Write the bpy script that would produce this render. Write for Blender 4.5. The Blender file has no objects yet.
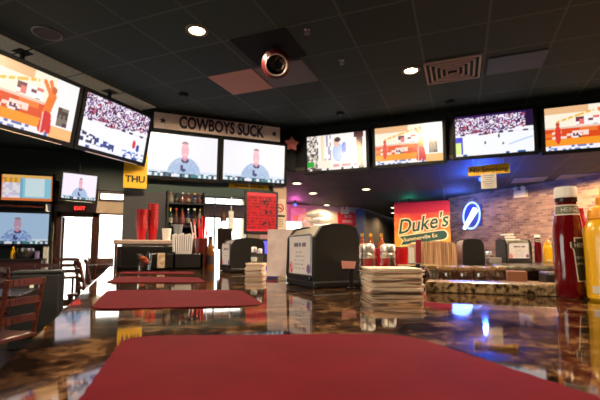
import bpy, bmesh, math, random
from math import sin, cos, pi, radians as R, sqrt
from mathutils import Matrix, Vector
random.seed(7)
SC = bpy.context.scene
COL = SC.collection

# ------------------------------------------------------------------ camera, world, exposure
# world axes follow the bar: +Y runs along the left arm of the bar, +X across it
cam = bpy.data.cameras.new('camera'); camo = bpy.data.objects.new('camera', cam); COL.objects.link(camo)
camo.location = (0, 0, 1.17); camo.rotation_euler = (R(95), 0, R(-23.2))
cam.lens = 24; cam.sensor_width = 36; cam.shift_y = 0.025; cam.clip_start = 0.02; cam.clip_end = 100
cam.dof.use_dof = True; cam.dof.focus_distance = 1.05; cam.dof.aperture_fstop = 9
SC.camera = camo
w = bpy.data.worlds.new('daylight'); SC.world = w; w.use_nodes = True
w.node_tree.nodes['Background'].inputs[0].default_value = (1.0, 0.97, 0.88, 1)
w.node_tree.nodes['Background'].inputs[1].default_value = 6.0
SC.view_settings.view_transform = 'Standard'; SC.view_settings.look = 'None'
SC.view_settings.exposure = 0.5; SC.view_settings.gamma = 1.0; SC.view_settings.use_curve_mapping = False

r2 = sqrt(.5)
def G(x, y): return ((x + y) * r2, (y - x) * r2)      # ceiling-grid axes (turned 45 degrees) to world
GR = R(-45)

def portal(loc, sx, sy, rz):
    l = bpy.data.lights.new('window_daylight', 'AREA'); l.shape = 'RECTANGLE'; l.size = sx; l.size_y = sy
    l.cycles.is_portal = True
    o = bpy.data.objects.new('window_daylight', l); COL.objects.link(o); o.location = loc; o.rotation_euler = (R(-90), 0, rz)
portal((-.98, 9.62, 1.0), .6, 1.8, 0); portal((-.36, 9.62, 1.5), .5, .9, 0); portal((2.1, 9.62, 1.35), 1.0, 1.2, 0); portal((-6.12, 2.25, 1.5), 3.5, 1.6, R(90))

# ------------------------------------------------------------------ materials
def srgb(c):
    return tuple(((v/255)/12.92 if v/255 <= .04045 else ((v/255+.055)/1.055)**2.4) for v in c)
MATS = {}
def mat(name, col=(128,128,128), rough=.5, metal=0, emit=None, es=1, coat=0, noise=None, trans=0, spec=.5, bump=0):
    if name in MATS: return MATS[name]
    m = bpy.data.materials.new(name); m.use_nodes = True; MATS[name] = m
    nt = m.node_tree; b = nt.nodes['Principled BSDF']
    c = srgb(col)
    b.inputs['Base Color'].default_value = (*c, 1); b.inputs['Roughness'].default_value = rough
    b.inputs['Metallic'].default_value = metal; b.inputs['Specular IOR Level'].default_value = spec
    b.inputs['Coat Weight'].default_value = coat; b.inputs['Coat Roughness'].default_value = .08
    b.inputs['Transmission Weight'].default_value = trans
    if emit: b.inputs['Emission Color'].default_value = (*srgb(emit), 1); b.inputs['Emission Strength'].default_value = es
    if noise:
        sc, c2, amt = noise
        tc = nt.nodes.new('ShaderNodeTexCoord'); n = nt.nodes.new('ShaderNodeTexNoise'); n.inputs['Scale'].default_value = sc
        n.inputs['Detail'].default_value = 5; nt.links.new(tc.outputs['Object'], n.inputs['Vector'])
        mp = nt.nodes.new('ShaderNodeMapRange'); mp.inputs['From Min'].default_value = .35; mp.inputs['From Max'].default_value = .65
        mp.inputs['To Max'].default_value = amt; nt.links.new(n.outputs['Fac'], mp.inputs['Value'])
        mx = nt.nodes.new('ShaderNodeMix'); mx.data_type = 'RGBA'; mx.inputs['A'].default_value = (*c, 1)
        mx.inputs['B'].default_value = (*srgb(c2), 1); nt.links.new(mp.outputs[0], mx.inputs['Factor'])
        nt.links.new(mx.outputs['Result'], b.inputs['Base Color'])
        if bump:
            bp = nt.nodes.new('ShaderNodeBump'); bp.inputs['Strength'].default_value = bump; bp.inputs['Distance'].default_value = .01
            nt.links.new(n.outputs['Fac'], bp.inputs['Height']); nt.links.new(bp.outputs[0], b.inputs['Normal'])
    return m
def emat(name, col, s):
    if name in MATS: return MATS[name]
    m = bpy.data.materials.new(name); m.use_nodes = True; MATS[name] = m; nt = m.node_tree; nt.nodes.clear()
    e = nt.nodes.new('ShaderNodeEmission'); e.inputs[0].default_value = (*srgb(col), 1); e.inputs[1].default_value = s
    o = nt.nodes.new('ShaderNodeOutputMaterial'); nt.links.new(e.outputs[0], o.inputs[0]); return m
def glassmat(name, tint=(235,240,240), glo=1.0, base=.06):
    if name in MATS: return MATS[name]
    m = bpy.data.materials.new(name); m.use_nodes = True; MATS[name] = m; nt = m.node_tree; nt.nodes.clear()
    t = nt.nodes.new('ShaderNodeBsdfTransparent'); t.inputs[0].default_value = (*srgb(tint), 1)
    g = nt.nodes.new('ShaderNodeBsdfGlossy'); g.inputs['Roughness'].default_value = .04
    f = nt.nodes.new('ShaderNodeLayerWeight'); f.inputs['Blend'].default_value = .5
    pw = nt.nodes.new('ShaderNodeMath'); pw.operation = 'POWER'; pw.inputs[1].default_value = 3.5
    a = nt.nodes.new('ShaderNodeMath'); a.operation = 'ADD'; a.inputs[1].default_value = base; a.use_clamp = True
    x = nt.nodes.new('ShaderNodeMixShader'); o = nt.nodes.new('ShaderNodeOutputMaterial'); L = nt.links.new
    L(f.outputs['Facing'], pw.inputs[0]); L(pw.outputs[0], a.inputs[0]); L(a.outputs[0], x.inputs[0]); L(t.outputs[0], x.inputs[1]); L(g.outputs[0], x.inputs[2]); L(x.outputs[0], o.inputs[0])
    return m
def paintmat(name, es=1.0):      # colours held by the mesh itself: lit screens
    if name in MATS: return MATS[name]
    m = bpy.data.materials.new(name); m.use_nodes = True; MATS[name] = m; nt = m.node_tree; b = nt.nodes['Principled BSDF']
    a = nt.nodes.new('ShaderNodeAttribute'); a.attribute_name = 'Col'
    if es > 0:
        b.inputs['Base Color'].default_value = (.01, .01, .01, 1); nt.links.new(a.outputs['Color'], b.inputs['Emission Color'])
        b.inputs['Emission Strength'].default_value = es; b.inputs['Roughness'].default_value = .25
    else:
        nt.links.new(a.outputs['Color'], b.inputs['Base Color']); b.inputs['Roughness'].default_value = .8
    return m
def granite():
    m = bpy.data.materials.new('granite'); m.use_nodes = True; nt = m.node_tree; b = nt.nodes['Principled BSDF']; L = nt.links.new
    tc = nt.nodes.new('ShaderNodeTexCoord')
    n = nt.nodes.new('ShaderNodeTexNoise'); n.inputs['Scale'].default_value = 60; n.inputs['Detail'].default_value = 8; n.inputs['Roughness'].default_value = .7
    n2 = nt.nodes.new('ShaderNodeTexNoise'); n2.inputs['Scale'].default_value = 16; n2.inputs['Detail'].default_value = 3
    v = nt.nodes.new('ShaderNodeTexVoronoi'); v.inputs['Scale'].default_value = 85
    for q in (n, n2, v): L(tc.outputs['Object'], q.inputs['Vector'])
    r = nt.nodes.new('ShaderNodeValToRGB'); e = r.color_ramp.elements
    e[0].position = .33; e[0].color = (*srgb((22,14,10)), 1); e[1].position = .72; e[1].color = (*srgb((112,82,56)), 1)
    for p, c in ((.42, (38,24,17)), (.5, (66,43,28)), (.6, (50,33,24))):
        q = e.new(p); q.color = (*srgb(c), 1)
    ad = nt.nodes.new('ShaderNodeMath'); ad.operation = 'MULTIPLY_ADD'; ad.inputs[1].default_value = .7; L(n2.outputs['Fac'], ad.inputs[0])
    hf = nt.nodes.new('ShaderNodeMath'); hf.operation = 'MULTIPLY'; hf.inputs[1].default_value = .75; L(n.outputs['Fac'], hf.inputs[0]); L(hf.outputs[0], ad.inputs[2])
    sb = nt.nodes.new('ShaderNodeMapRange'); sb.inputs['From Min'].default_value = .5; sb.inputs['From Max'].default_value = .95
    L(ad.outputs[0], sb.inputs['Value']); L(sb.outputs[0], r.inputs[0])
    bp = nt.nodes.new('ShaderNodeBump'); bp.inputs['Strength'].default_value = .025; bp.inputs['Distance'].default_value = .002; L(n2.outputs['Fac'], bp.inputs['Height']); L(bp.outputs[0], b.inputs['Normal'])
    mx = nt.nodes.new('ShaderNodeMix'); mx.data_type = 'RGBA'; mx.inputs['B'].default_value = (*srgb((10,8,8)), 1)
    mr = nt.nodes.new('ShaderNodeMapRange'); mr.inputs['From Min'].default_value = .12; mr.inputs['From Max'].default_value = .3
    mr.inputs['To Min'].default_value = .85; mr.inputs['To Max'].default_value = 0; L(v.outputs['Distance'], mr.inputs['Value'])
    L(mr.outputs[0], mx.inputs['Factor']); L(r.outputs[0], mx.inputs['A']); L(mx.outputs['Result'], b.inputs['Base Color'])
    b.inputs['Roughness'].default_value = .045; b.inputs['Specular IOR Level'].default_value = .7
    MATS['granite'] = m; return m
def ledge_granite():
    m = mat('ledge_granite', (178,150,112), .22, noise=(90, (46,28,20), 1.0)); return m
def brickmat():
    m = bpy.data.materials.new('brick'); m.use_nodes = True; nt = m.node_tree; b = nt.nodes['Principled BSDF']; L = nt.links.new
    tc = nt.nodes.new('ShaderNodeTexCoord'); sx = nt.nodes.new('ShaderNodeSeparateXYZ'); cx = nt.nodes.new('ShaderNodeCombineXYZ')
    L(tc.outputs['Object'], sx.inputs[0]); L(sx.outputs['Y'], cx.inputs['X']); L(sx.outputs['Z'], cx.inputs['Y'])
    t = nt.nodes.new('ShaderNodeTexBrick'); t.inputs['Scale'].default_value = 1; t.inputs['Brick Width'].default_value = .15
    t.inputs['Row Height'].default_value = .052; t.inputs['Mortar Size'].default_value = .006; t.inputs['Bias'].default_value = 0
    t.inputs['Color1'].default_value = (*srgb((158,124,86)), 1); t.inputs['Color2'].default_value = (*srgb((100,72,50)), 1)
    t.inputs['Mortar'].default_value = (*srgb((136,112,92)), 1); L(cx.outputs[0], t.inputs['Vector'])
    n = nt.nodes.new('ShaderNodeTexNoise'); n.inputs['Scale'].default_value = 3.5; n.inputs['Detail'].default_value = 6; L(tc.outputs['Object'], n.inputs['Vector'])
    mx = nt.nodes.new('ShaderNodeMix'); mx.data_type = 'RGBA'; mx.blend_type = 'OVERLAY'; mx.inputs['Factor'].default_value = .6
    L(t.outputs['Color'], mx.inputs['A']); L(n.outputs['Fac'], mx.inputs['B']); L(mx.outputs['Result'], b.inputs['Base Color'])
    bp = nt.nodes.new('ShaderNodeBump'); bp.inputs['Strength'].default_value = .5; bp.inputs['Distance'].default_value = .01; bp.invert = True
    L(t.outputs['Fac'], bp.inputs['Height']); L(bp.outputs[0], b.inputs['Normal']); b.inputs['Roughness'].default_value = .8
    MATS['brick'] = m; return m
def ceilmat(name, base, alt, linecol):
    m = bpy.data.materials.new(name); m.use_nodes = True; nt = m.node_tree; b = nt.nodes['Principled BSDF']; L = nt.links.new
    tc = nt.nodes.new('ShaderNodeTexCoord'); mp = nt.nodes.new('ShaderNodeMapping')
    mp.inputs['Rotation'].default_value = (0, 0, R(45)); mp.inputs['Location'].default_value = (.3, -.2, 0); L(tc.outputs['Object'], mp.inputs[0])
    t = nt.nodes.new('ShaderNodeTexBrick'); t.offset = 0; t.inputs['Scale'].default_value = 1; t.inputs['Brick Width'].default_value = .6
    t.inputs['Row Height'].default_value = .6; t.inputs['Mortar Size'].default_value = .012; t.inputs['Mortar Smooth'].default_value = .1
    t.inputs['Color1'].default_value = (*srgb(base), 1); t.inputs['Color2'].default_value = (*srgb(alt), 1); t.inputs['Mortar'].default_value = (*srgb(linecol), 1)
    L(mp.outputs[0], t.inputs['Vector']); L(t.outputs['Color'], b.inputs['Base Color']); b.inputs['Roughness'].default_value = .75
    n = nt.nodes.new('ShaderNodeTexNoise'); n.inputs['Scale'].default_value = 60; L(tc.outputs['Object'], n.inputs['Vector'])
    bp = nt.nodes.new('ShaderNodeBump'); bp.inputs['Strength'].default_value = .25; bp.inputs['Distance'].default_value = .01
    L(n.outputs['Fac'], bp.inputs['Height']); L(bp.outputs[0], b.inputs['Normal'])
    MATS[name] = m; return m
def woodmat(name, c1, c2, sc=(60, 60, 3), rough=.5):
    if name in MATS: return MATS[name]
    m = bpy.data.materials.new(name); m.use_nodes = True; nt = m.node_tree; b = nt.nodes['Principled BSDF']; L = nt.links.new
    tc = nt.nodes.new('ShaderNodeTexCoord'); mp = nt.nodes.new('ShaderNodeMapping'); mp.inputs['Scale'].default_value = sc; L(tc.outputs['Object'], mp.inputs[0])
    n = nt.nodes.new('ShaderNodeTexNoise'); n.inputs['Scale'].default_value = 1; n.inputs['Detail'].default_value = 4; L(mp.outputs[0], n.inputs['Vector'])
    r = nt.nodes.new('ShaderNodeValToRGB'); r.color_ramp.elements[0].position = .35; r.color_ramp.elements[1].position = .65
    r.color_ramp.elements[0].color = (*srgb(c1), 1); r.color_ramp.elements[1].color = (*srgb(c2), 1)
    L(n.outputs['Fac'], r.inputs[0]); L(r.outputs[0], b.inputs['Base Color']); b.inputs['Roughness'].default_value = rough
    MATS[name] = m; return m

black = mat('black_plastic', (22,20,22), .35)
blackm = mat('black_matte', (16,16,18), .7)
chrome = mat('chrome', (200,200,205), .12, 1)
steel = mat('brushed_steel', (170,168,165), .3, 1)
white = mat('white_plastic', (225,222,220), .45)
paper = mat('white_paper', (220,212,205), .8)
darkwood = woodmat('dark_wood', (38,18,12), (66,32,20), (8, 8, 50), .35)
redwood = woodmat('reddish_wood', (50,20,13), (84,36,22), (8, 8, 50), .35)
gl = glassmat('clear_glass', base=.12)
redp = mat('red_plastic', (190,14,26), .3, trans=.15)
granite(); brickmat()
creammat = mat('cream_card', (214,186,156), .75, noise=(30, (190,150,130), .6))

# ------------------------------------------------------------------ mesh helpers
class MB:
    def __init__(s): s.bm = bmesh.new()
    def _x(s, vs, M): bmesh.ops.transform(s.bm, matrix=M, verts=vs)
    def box(s, c, d, rz=0, bev=0, seg=2, M=None):
        r = bmesh.ops.create_cube(s.bm, size=1); vs = r['verts']
        s._x(vs, Matrix.Diagonal((*d, 1)))
        if bev:
            es = list({e for v in vs for e in v.link_edges})
            r = bmesh.ops.bevel(s.bm, geom=es, offset=bev, segments=seg, profile=.5, affect='EDGES', clamp_overlap=True)
            vs = list({v for f in r['faces'] for v in f.verts} | {v for v in vs if v.is_valid})
        s._x(vs, (M or Matrix.Identity(4)) @ Matrix.Translation(c) @ Matrix.Rotation(rz, 4, 'Z')); return s
    def lathe(s, prof, c=(0,0,0), seg=24, sy=1, M=None):
        M = (M or Matrix.Identity(4)) @ Matrix.Translation(c); rings = []
        for r, z in prof:
            if r < 1e-5: rings.append([s.bm.verts.new(M @ Vector((0, 0, z)))])
            else: rings.append([s.bm.verts.new(M @ Vector((r*cos(2*pi*k/seg), sy*r*sin(2*pi*k/seg), z))) for k in range(seg)])
        for a, b in zip(rings, rings[1:]):
            for k in range(seg):
                k2 = (k+1) % seg
                f = [a[k % len(a)], a[k2 % len(a)], b[k2 % len(b)], b[k % len(b)]]; u = []
                for v in f:
                    if v not in u: u.append(v)
                if len(u) > 2: s.bm.faces.new(u)
        return s
    def cyl(s, p0, p1, r0, r1=None, seg=12):
        p0, p1 = Vector(p0), Vector(p1); r1 = r0 if r1 is None else r1; d = p1-p0
        M = Matrix.Translation(p0) @ d.to_track_quat('Z', 'Y').to_matrix().to_4x4()
        return s.lathe([(0,0),(r0,0),(r1,d.length),(0,d.length)], seg=seg, M=M)
    def torus(s, c, R1, r1, seg=32, seg2=8, M=None):
        M = (M or Matrix.Identity(4)) @ Matrix.Translation(c); rg = []
        for i in range(seg):
            a = 2*pi*i/seg
            rg.append([s.bm.verts.new(M @ Vector(((R1+r1*cos(b))*cos(a), (R1+r1*cos(b))*sin(a), r1*sin(b)))) for b in [2*pi*j/seg2 for j in range(seg2)]])
        for i in range(seg):
            for j in range(seg2): s.bm.faces.new([rg[i][j], rg[(i+1)%seg][j], rg[(i+1)%seg][(j+1)%seg2], rg[i][(j+1)%seg2]])
        return s
    def prism(s, pts, z0, z1, M=None, bev=0):
        M = M or Matrix.Identity(4)
        a = [s.bm.verts.new(M @ Vector((x, y, z0))) for x, y in pts]; b = [s.bm.verts.new(M @ Vector((x, y, z1))) for x, y in pts]
        n = len(pts); fs = [s.bm.faces.new(a[::-1]), s.bm.faces.new(b)]
        for i in range(n): fs.append(s.bm.faces.new([a[i], a[(i+1)%n], b[(i+1)%n], b[i]]))
        if bev: bmesh.ops.bevel(s.bm, geom=[e for e in fs[1].edges], offset=bev, segments=2, profile=.5, affect='EDGES')
        return s
    def build(s, name, m, parent=None, loc=(0,0,0), rot=(0,0,0), smooth=False):
        bmesh.ops.recalc_face_normals(s.bm, faces=s.bm.faces)
        me = bpy.data.meshes.new(name); s.bm.to_mesh(me); s.bm.free(); me.materials.append(m)
        if smooth:
            for p in me.polygons: p.use_smooth = True
            try: me.set_sharp_from_angle(angle=R(38))
            except Exception: pass
        o = bpy.data.objects.new(name, me); COL.objects.link(o); o.location = loc; o.rotation_euler = rot
        if parent: o.parent = parent
        return o
def tag(o, label, cat, group=None, kind=None):
    if label: o['label'] = label
    if cat: o['category'] = cat
    if group: o['group'] = group
    if kind: o['kind'] = kind
    return o
def thing(name, label, cat, loc, rz=0, group=None):
    o = bpy.data.objects.new(name, None); COL.objects.link(o); o.location = loc; o.rotation_euler = (0, 0, rz); o.empty_display_size = .05
    return tag(o, label, cat, group)
def struct(mb, name, m, **k): return tag(mb.build(name, m, **k), None, None, kind='structure')
def dup(root, loc, rz=None, label=None, scale=None):
    r = root.copy(); COL.objects.link(r); r.location = loc
    if rz is not None: r.rotation_euler = (0, 0, rz)
    if scale: r.scale = scale
    if label: r['label'] = label
    for ch in list(root.children):
        c = ch.copy(); COL.objects.link(c); c.parent = r
        for g in ch.children: d = g.copy(); COL.objects.link(d); d.parent = c
    return r
def text(name, body, size, m, parent, loc, rot=(R(90),0,0), ext=.002, shear=0, off=0, sx=1, space=1):
    c = bpy.data.curves.new(name, 'FONT'); c.body = body; c.size = size; c.align_x = 'CENTER'; c.align_y = 'CENTER'; c.resolution_u = 3
    c.extrude = ext; c.shear = shear; c.offset = off; c.space_character = space
    t = bpy.data.objects.new('tmp', c); COL.objects.link(t); bpy.context.view_layer.update()
    me = bpy.data.meshes.new_from_object(t.evaluated_get(bpy.context.evaluated_depsgraph_get()))
    bpy.data.objects.remove(t); me.materials.clear(); me.materials.append(m)
    o = bpy.data.objects.new(name, me); COL.objects.link(o); o.location = loc; o.rotation_euler = rot; o.scale = (sx, 1, 1)
    if parent: o.parent = parent
    return o
def painted(name, w, h, nx, ny, fn, m, parent, loc=(0,0,0), rot=(0,0,0)):   # vertical panel in the XZ plane facing -Y
    me = bpy.data.meshes.new(name)
    vs = [((i/nx-.5)*w, 0, (j/ny-.5)*h) for j in range(ny+1) for i in range(nx+1)]
    fs = [(j*(nx+1)+i, j*(nx+1)+i+1, (j+1)*(nx+1)+i+1, (j+1)*(nx+1)+i) for j in range(ny) for i in range(nx)]
    me.from_pydata(vs, [], fs); at = me.color_attributes.new('Col', 'FLOAT_COLOR', 'POINT')
    buf = []
    for j in range(ny+1):
        for i in range(nx+1): buf += [*srgb(fn(i/nx, j/ny)), 1]
    at.data.foreach_set('color', buf); me.materials.append(m)
    o = bpy.data.objects.new(name, me); COL.objects.link(o); o.location = loc; o.rotation_euler = rot
    if parent: o.parent = parent
    return o

# ------------------------------------------------------------------ the room
tan = mat('tan_wall_paint', (150,130,108), .8, noise=(4, (132,112,92), .6))
darkgreen = mat('dark_green_paint', (30,40,38), .7, noise=(3, (22,30,30), .6))
floorm = mat('dark_floor', (46,34,30), .35, noise=(5, (28,22,22), .8))
ceilmat('ceiling_paint', (44,58,50), (32,43,40), (70,76,68))
ceilmat('low_ceiling_paint', (54,60,54), (42,50,46), (74,74,68))
struct(MB().prism([(-6.2,-4.7),(7.7,-4.7),(7.7,7.8),(12,12),(10.6,14.5),(6.6,11.2),(2.7,11.2),(-6.2,10)], -.1, 0), 'floor', floorm)
struct(MB().prism([(-6.2,-4.7),(7.7,-4.7),(7.7,9.7),(-6.2,9.7)], 3.2, 3.3), 'ceiling', MATS['ceiling_paint'])
struct(MB().prism([(-.08,6.2),(2.56,6.2),(7.5,1.26),(7.5,7.8),(11.6,11.9),(10.5,14.2),(6.75,10.8),(2.9,10.8),(2.9,9.5),(-.08,9.5)], 2.5, 2.56), 'ceiling_low', MATS['low_ceiling_paint'])
bm_ = MB().box((1.25,6.22,2.85), (2.66,.06,.7))
p0, p1 = Vector((2.56,6.22)), Vector((7.5,1.28)); md = (p0+p1)/2
bm_.box((md.x+.02, md.y+.02, 2.85), ((p1-p0).length,.06,.7), rz=R(-45)).box((-.05,7.8,2.85), (.06,3.4,.7))
struct(bm_, 'trim_1', mat('bulkhead_paint', (20,22,22), .8))
struct(MB().box((7.6,1.6,1.6), (.2,12.5,3.2)), 'wall_right', MATS['brick'])
struct(MB().box((-6.1,-2.1,1.6), (.2,5.2,3.2)).box((-6.1,7.0,1.6), (.2,6.0,3.2)).box((-6.1,2.25,.35), (.2,3.5,.7)).box((-6.1,2.25,2.75), (.2,3.5,.9)), 'wall_left', darkgreen)
struct(MB().box((.7,-4.6,1.6), (13.4,.2,3.2)), 'wall_front', darkgreen)
# back wall with openings
def wallseg(mb, x0, x1, z0, z1, y=9.6): mb.box(((x0+x1)/2, y, (z0+z1)/2), (x1-x0, .2, z1-z0))
b = MB()
wallseg(b, -1.42, -1.27, 0, 3.2); wallseg(b, -1.27, -.69, 1.87, 3.2); wallseg(b, -.69, -.59, 0, 3.2)
wallseg(b, -.59, -.115, 0, .98); wallseg(b, -.59, -.115, 1.94, 2.24); wallseg(b, -.59, -.115, 2.4, 3.2)
wallseg(b, -.115, 1.5, 0, 3.2); wallseg(b, 1.5, 2.65, 0, .72); wallseg(b, 1.5, 2.65, 1.95, 2.25); wallseg(b, 1.5, 2.65, 2.42, 3.2); wallseg(b, 2.65, 3.0, 0, 3.2)
b.box((2.95,10.25,1.3), (.1,1.1,2.6))
struct(b, 'wall_back', tan)
struct(MB().box((-3.76,9.6,1.6), (4.68,.2,3.2)), 'wall_back_dark', darkgreen)
struct(MB().box((-.76,9.48,2.82), (1.34,.03,.76)), 'trim_2', darkgreen)
cream = mat('cream_wall_paint', (188,168,140), .8)
struct(MB().box((3.5,10.9,1.3), (1.2,.2,2.6)).box((4.42,10.9,.8), (.64,.2,1.6)).box((4.42,10.9,2.3), (.64,.2,.6)).box((5.7,10.9,1.3), (1.92,.2,2.6)), 'wall_back_far', cream)
def wallline(a, c, name, m, h=2.6, th=.1):
    a, c = Vector(a), Vector(c); d = c-a
    return struct(MB().box((*((a+c)/2), h/2), (d.length, th, h), rz=math.atan2(d.y, d.x)), name, m)
wallline((6.66,10.8), (10.5,14.3), 'wall_corridor_left', mat('brown_wall_paint', (96,82,66), .8))
wallline((6.5,10.72), (6.8,10.72), 'trim_3', mat('blue_grey_paint', (84,92,116), .7), h=2.45, th=.06)
wallline((7.62,7.85), (11.7,11.95), 'wall_corridor_right', darkgreen)
wallline((11.7,11.9), (10.5,14.3), 'wall_corridor_end', darkgreen)
struct(MB().box((0,20,-.2), (60,20.0,.1)), 'ground_outside', mat('pale_pavement', (190,188,180), .9))
# door and windows
b = MB().box((-1.31,9.47,.95), (.09,.1,1.98)).box((-.65,9.47,.95), (.09,.1,1.98)).box((-.98,9.47,1.905), (.75,.1,.1))
d1 = struct(b, 'door_1', darkwood)
MB().box((-.98,9.6,1.0), (.56,.012,1.72)).build('door_glass', gl, d1)
MB().box((-.98,9.6,.08), (.58,.05,.12)).box((-1.25,9.6,.95), (.04,.05,1.8)).box((-.71,9.6,.95), (.04,.05,1.8)).build('door_leaf_frame', darkwood, d1)
MB().cyl((-.76,9.55,.95), (-.76,9.55,1.2), .012).build('door_handle', steel, d1)
def window(n, x0, x1, z0, z1, mull=()):
    b = MB(); t = .035
    b.box(((x0+x1)/2,9.5,z0), (x1-x0+t,.06,t)).box(((x0+x1)/2,9.5,z1), (x1-x0+t,.06,t)).box((x0,9.5,(z0+z1)/2), (t,.06,z1-z0)).box((x1,9.5,(z0+z1)/2), (t,.06,z1-z0))
    for mx in mull: b.box((mx,9.5,(z0+z1)/2), (t,.05,z1-z0))
    o = struct(b, 'window_%d' % n, darkwood)
    MB().box(((x0+x1)/2,9.56,(z0+z1)/2), (x1-x0,.008,z1-z0)).build('pane', gl, o)
window(1, -.59, -.115, .98, 1.94); window(2, -.59, -.115, 2.24, 2.4); window(3, 1.5, 2.65, .72, 1.95, (2.02,)); window(4, 1.5, 2.65, 2.25, 2.42)
o = struct(MB().box((4.42,10.78,1.6), (.66,.05,.03)).box((4.42,10.78,2.0), (.66,.05,.03)), 'window_5', white); MB().box((4.42,10.85,1.8), (.64,.008,.4)).build('pane', gl, o)
struct(MB().box((-1.5,9.36,1.05), (.09,.09,2.1), bev=.01), 'trim_4', mat('white_paint', (205,208,200), .6))
b = MB().box((-.45,9.46,.5), (.62,.06,1.0)); struct(b, 'trim_5', mat('dado_brick', (96,60,48), .8, noise=(20, (60,38,32), .8)))

o = struct(MB().box((-6.0,.5,1.5), (.06,.05,1.6)).box((-6.0,4.0,1.5), (.06,.05,1.6)).box((-6.0,2.25,1.5), (.06,.04,1.6)).box((-6.0,2.25,.7), (.06,3.5,.05)).box((-6.0,2.25,2.3), (.06,3.5,.05)), 'window_6', darkwood)  # unseen window, added to bring daylight onto the left ceiling tiles
MB().box((-6.06,2.25,1.5), (.008,3.5,1.6)).build('pane', gl, o)
# pale ceiling tiles, laid in the ceiling grid
def ctile(gx, gy, w, d, m, label, z=3.2):
    X, Y = G(gx, gy); o = MB().box((0,0,0), (w,d,.012), bev=.003).build('ceiling_tile', m, loc=(X,Y,z-.006), rot=(0,0,GR))
    return tag(o, label, 'ceiling tile')
ctile(-2.4, 4.1, .58, .57, mat('pinkish_tile', (210,150,138), .8), 'pale pinkish ceiling tile beside the dark square recess')
ctile(-1.8, 4.1, .58, .57, mat('greyish_tile', (120,112,116), .8), 'grey-blue ceiling tile right of the pale pinkish one')
tt = mat('beige_tile', (244,238,222), .85, noise=(25, (222,214,196), .7))
nm = ['above the left end of the basketball screen nearest the left edge', 'above the right end of the leftmost screen', 'over the gap between the two leftmost screens', 'above the tilted crowd screen', 'at the far end of the row, above the yellow hanging sign']
for k in range(5): ctile(-4.25, 1.7+.6*k, .58, .57, tt, 'beige ceiling tile ' + nm[k])
ctile(.62, 4.75, .56, .42, mat('blue_glare_tile', (74,78,96), .6), 'ceiling tile coloured for bluish glare, right of the square air vent')  # bluish glare on a dark tile, put into its colour
ctile(1.25, 8.6, .55, .5, mat('light_grey_tile', (150,146,138), .7), 'light grey ceiling tile right of the no smoking sign', z=2.5)
ctile(2.0, 8.5, .6, .5, MATS['light_grey_tile'], 'light grey ceiling tile over the brick wall, near the right edge', z=2.5)

# ------------------------------------------------------------------ ceiling fixtures
def downlight(X, Y, Z, label, power, col=(1,.78,.5), face=(255,226,170), es=12, r=.075, spot=165, group=None, blend=.5):
    t = thing('ceiling_downlight', label, 'ceiling light', (X,Y,Z), group=group)
    MB().lathe([(r,-.001),(r+.03,-.001),(r+.028,-.012),(r,-.014),(r-.004,-.003)], seg=28).build('trim_ring', mat('dim_white_ring', (120,110,96), .6), t, smooth=True)
    MB().lathe([(0,-.02),(r*.5,-.018),(r*.9,-.01),(r*.95,-.002)], seg=24).build('bulb', emat('bulb_%d_%d_%d_%d' % (*face, es*10), face, es), t, smooth=True)
    if power:
        l = bpy.data.lights.new('lamp_light', 'SPOT'); l.energy = power; l.color = col; l.shadow_soft_size = .06; l.spot_size = R(spot); l.spot_blend = blend
        o = bpy.data.objects.new('lamp_light', l); COL.objects.link(o); o.parent = t; o.location = (0,0,-.04)
    return t
downlight(.518, 3.63, 3.2, 'glowing recessed ceiling light left of the dark square recess', 260, spot=176, blend=.15)
downlight(2.876, 3.52, 3.2, 'glowing recessed ceiling light beside the square air vent', 170, spot=175, blend=.2)
for X, Y, lb, pw in ((.2,-.9,'warm recessed ceiling light above the near end of the bar',90), (1.6,.4,'warm recessed ceiling light above the condiment corner of the bar',200),
                 (-2.4,.5,'warm recessed ceiling light over the dining side, behind the camera',200), (4.6,-.6,'warm recessed ceiling light towards the right wall, behind the camera',300), (-2.0,3.2,'warm recessed ceiling light over the ladder-back chairs',120), (2.0,1.75,'unseen warm ceiling light added to brighten the glass station',110), (-.5,8.1,'hidden warm ceiling light added to brighten the wall by the exit door',260)):
    downlight(X, Y, 3.2, lb, pw)  # glass station and exit door lights are added, out of sight, to brighten those spots
for (X, Y), lb in zip([(3.051,7.271),(3.939,8.417),(4.744,7.401),(5.367,10.5),(7.612,10.3),(8.7,11.8)],
        ['low ceiling light nearest the right end of the twin screens','low ceiling light above the steel napkin dispenser, second in the row','low ceiling light right of the others, under the second screen of the right row',
         'far low ceiling light above the cream wall','low ceiling light at the left top corner of the red banner','farthest low ceiling light, left of the red banner']):
    downlight(X, Y, 2.5, lb, 60, r=.09, face=(255,240,190), es=5)
for X, Y, pw, lb in ((5.6,4.9,230,'warm light added to brighten the brick, hidden behind the yellow No Smoking sign'), (6.45,3.35,520,'warm ceiling light washing the brick wall, just beyond the right edge'), (6.7,2.3,200,'warm ceiling light washing the brick wall, farther right')):
    downlight(X, Y, 2.5, lb, pw, spot=177, blend=.1, col=(1,.7,.42), r=.06, es=3)  # the one behind the No Smoking sign is added to warm the brick
def disc(name, label, cat, gx, gy, r, m, ring, z=3.2):
    X, Y = G(gx, gy); t = thing(name, label, cat, (X,Y,z))
    MB().lathe([(0,-.012),(r*.9,-.01),(r*.92,-.001)], seg=32).build('grille', m, t, smooth=True)
    MB().torus((0,0,-.006), r, .008).build('ring', ring, t, smooth=True)
disc('ceiling_speaker', 'round recessed ceiling speaker at the upper left', 'speaker', -3.54, 2.454, .12, mat('brown_grille', (44,28,26), .7), mat('grey_ring', (120,116,112), .5))
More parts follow.
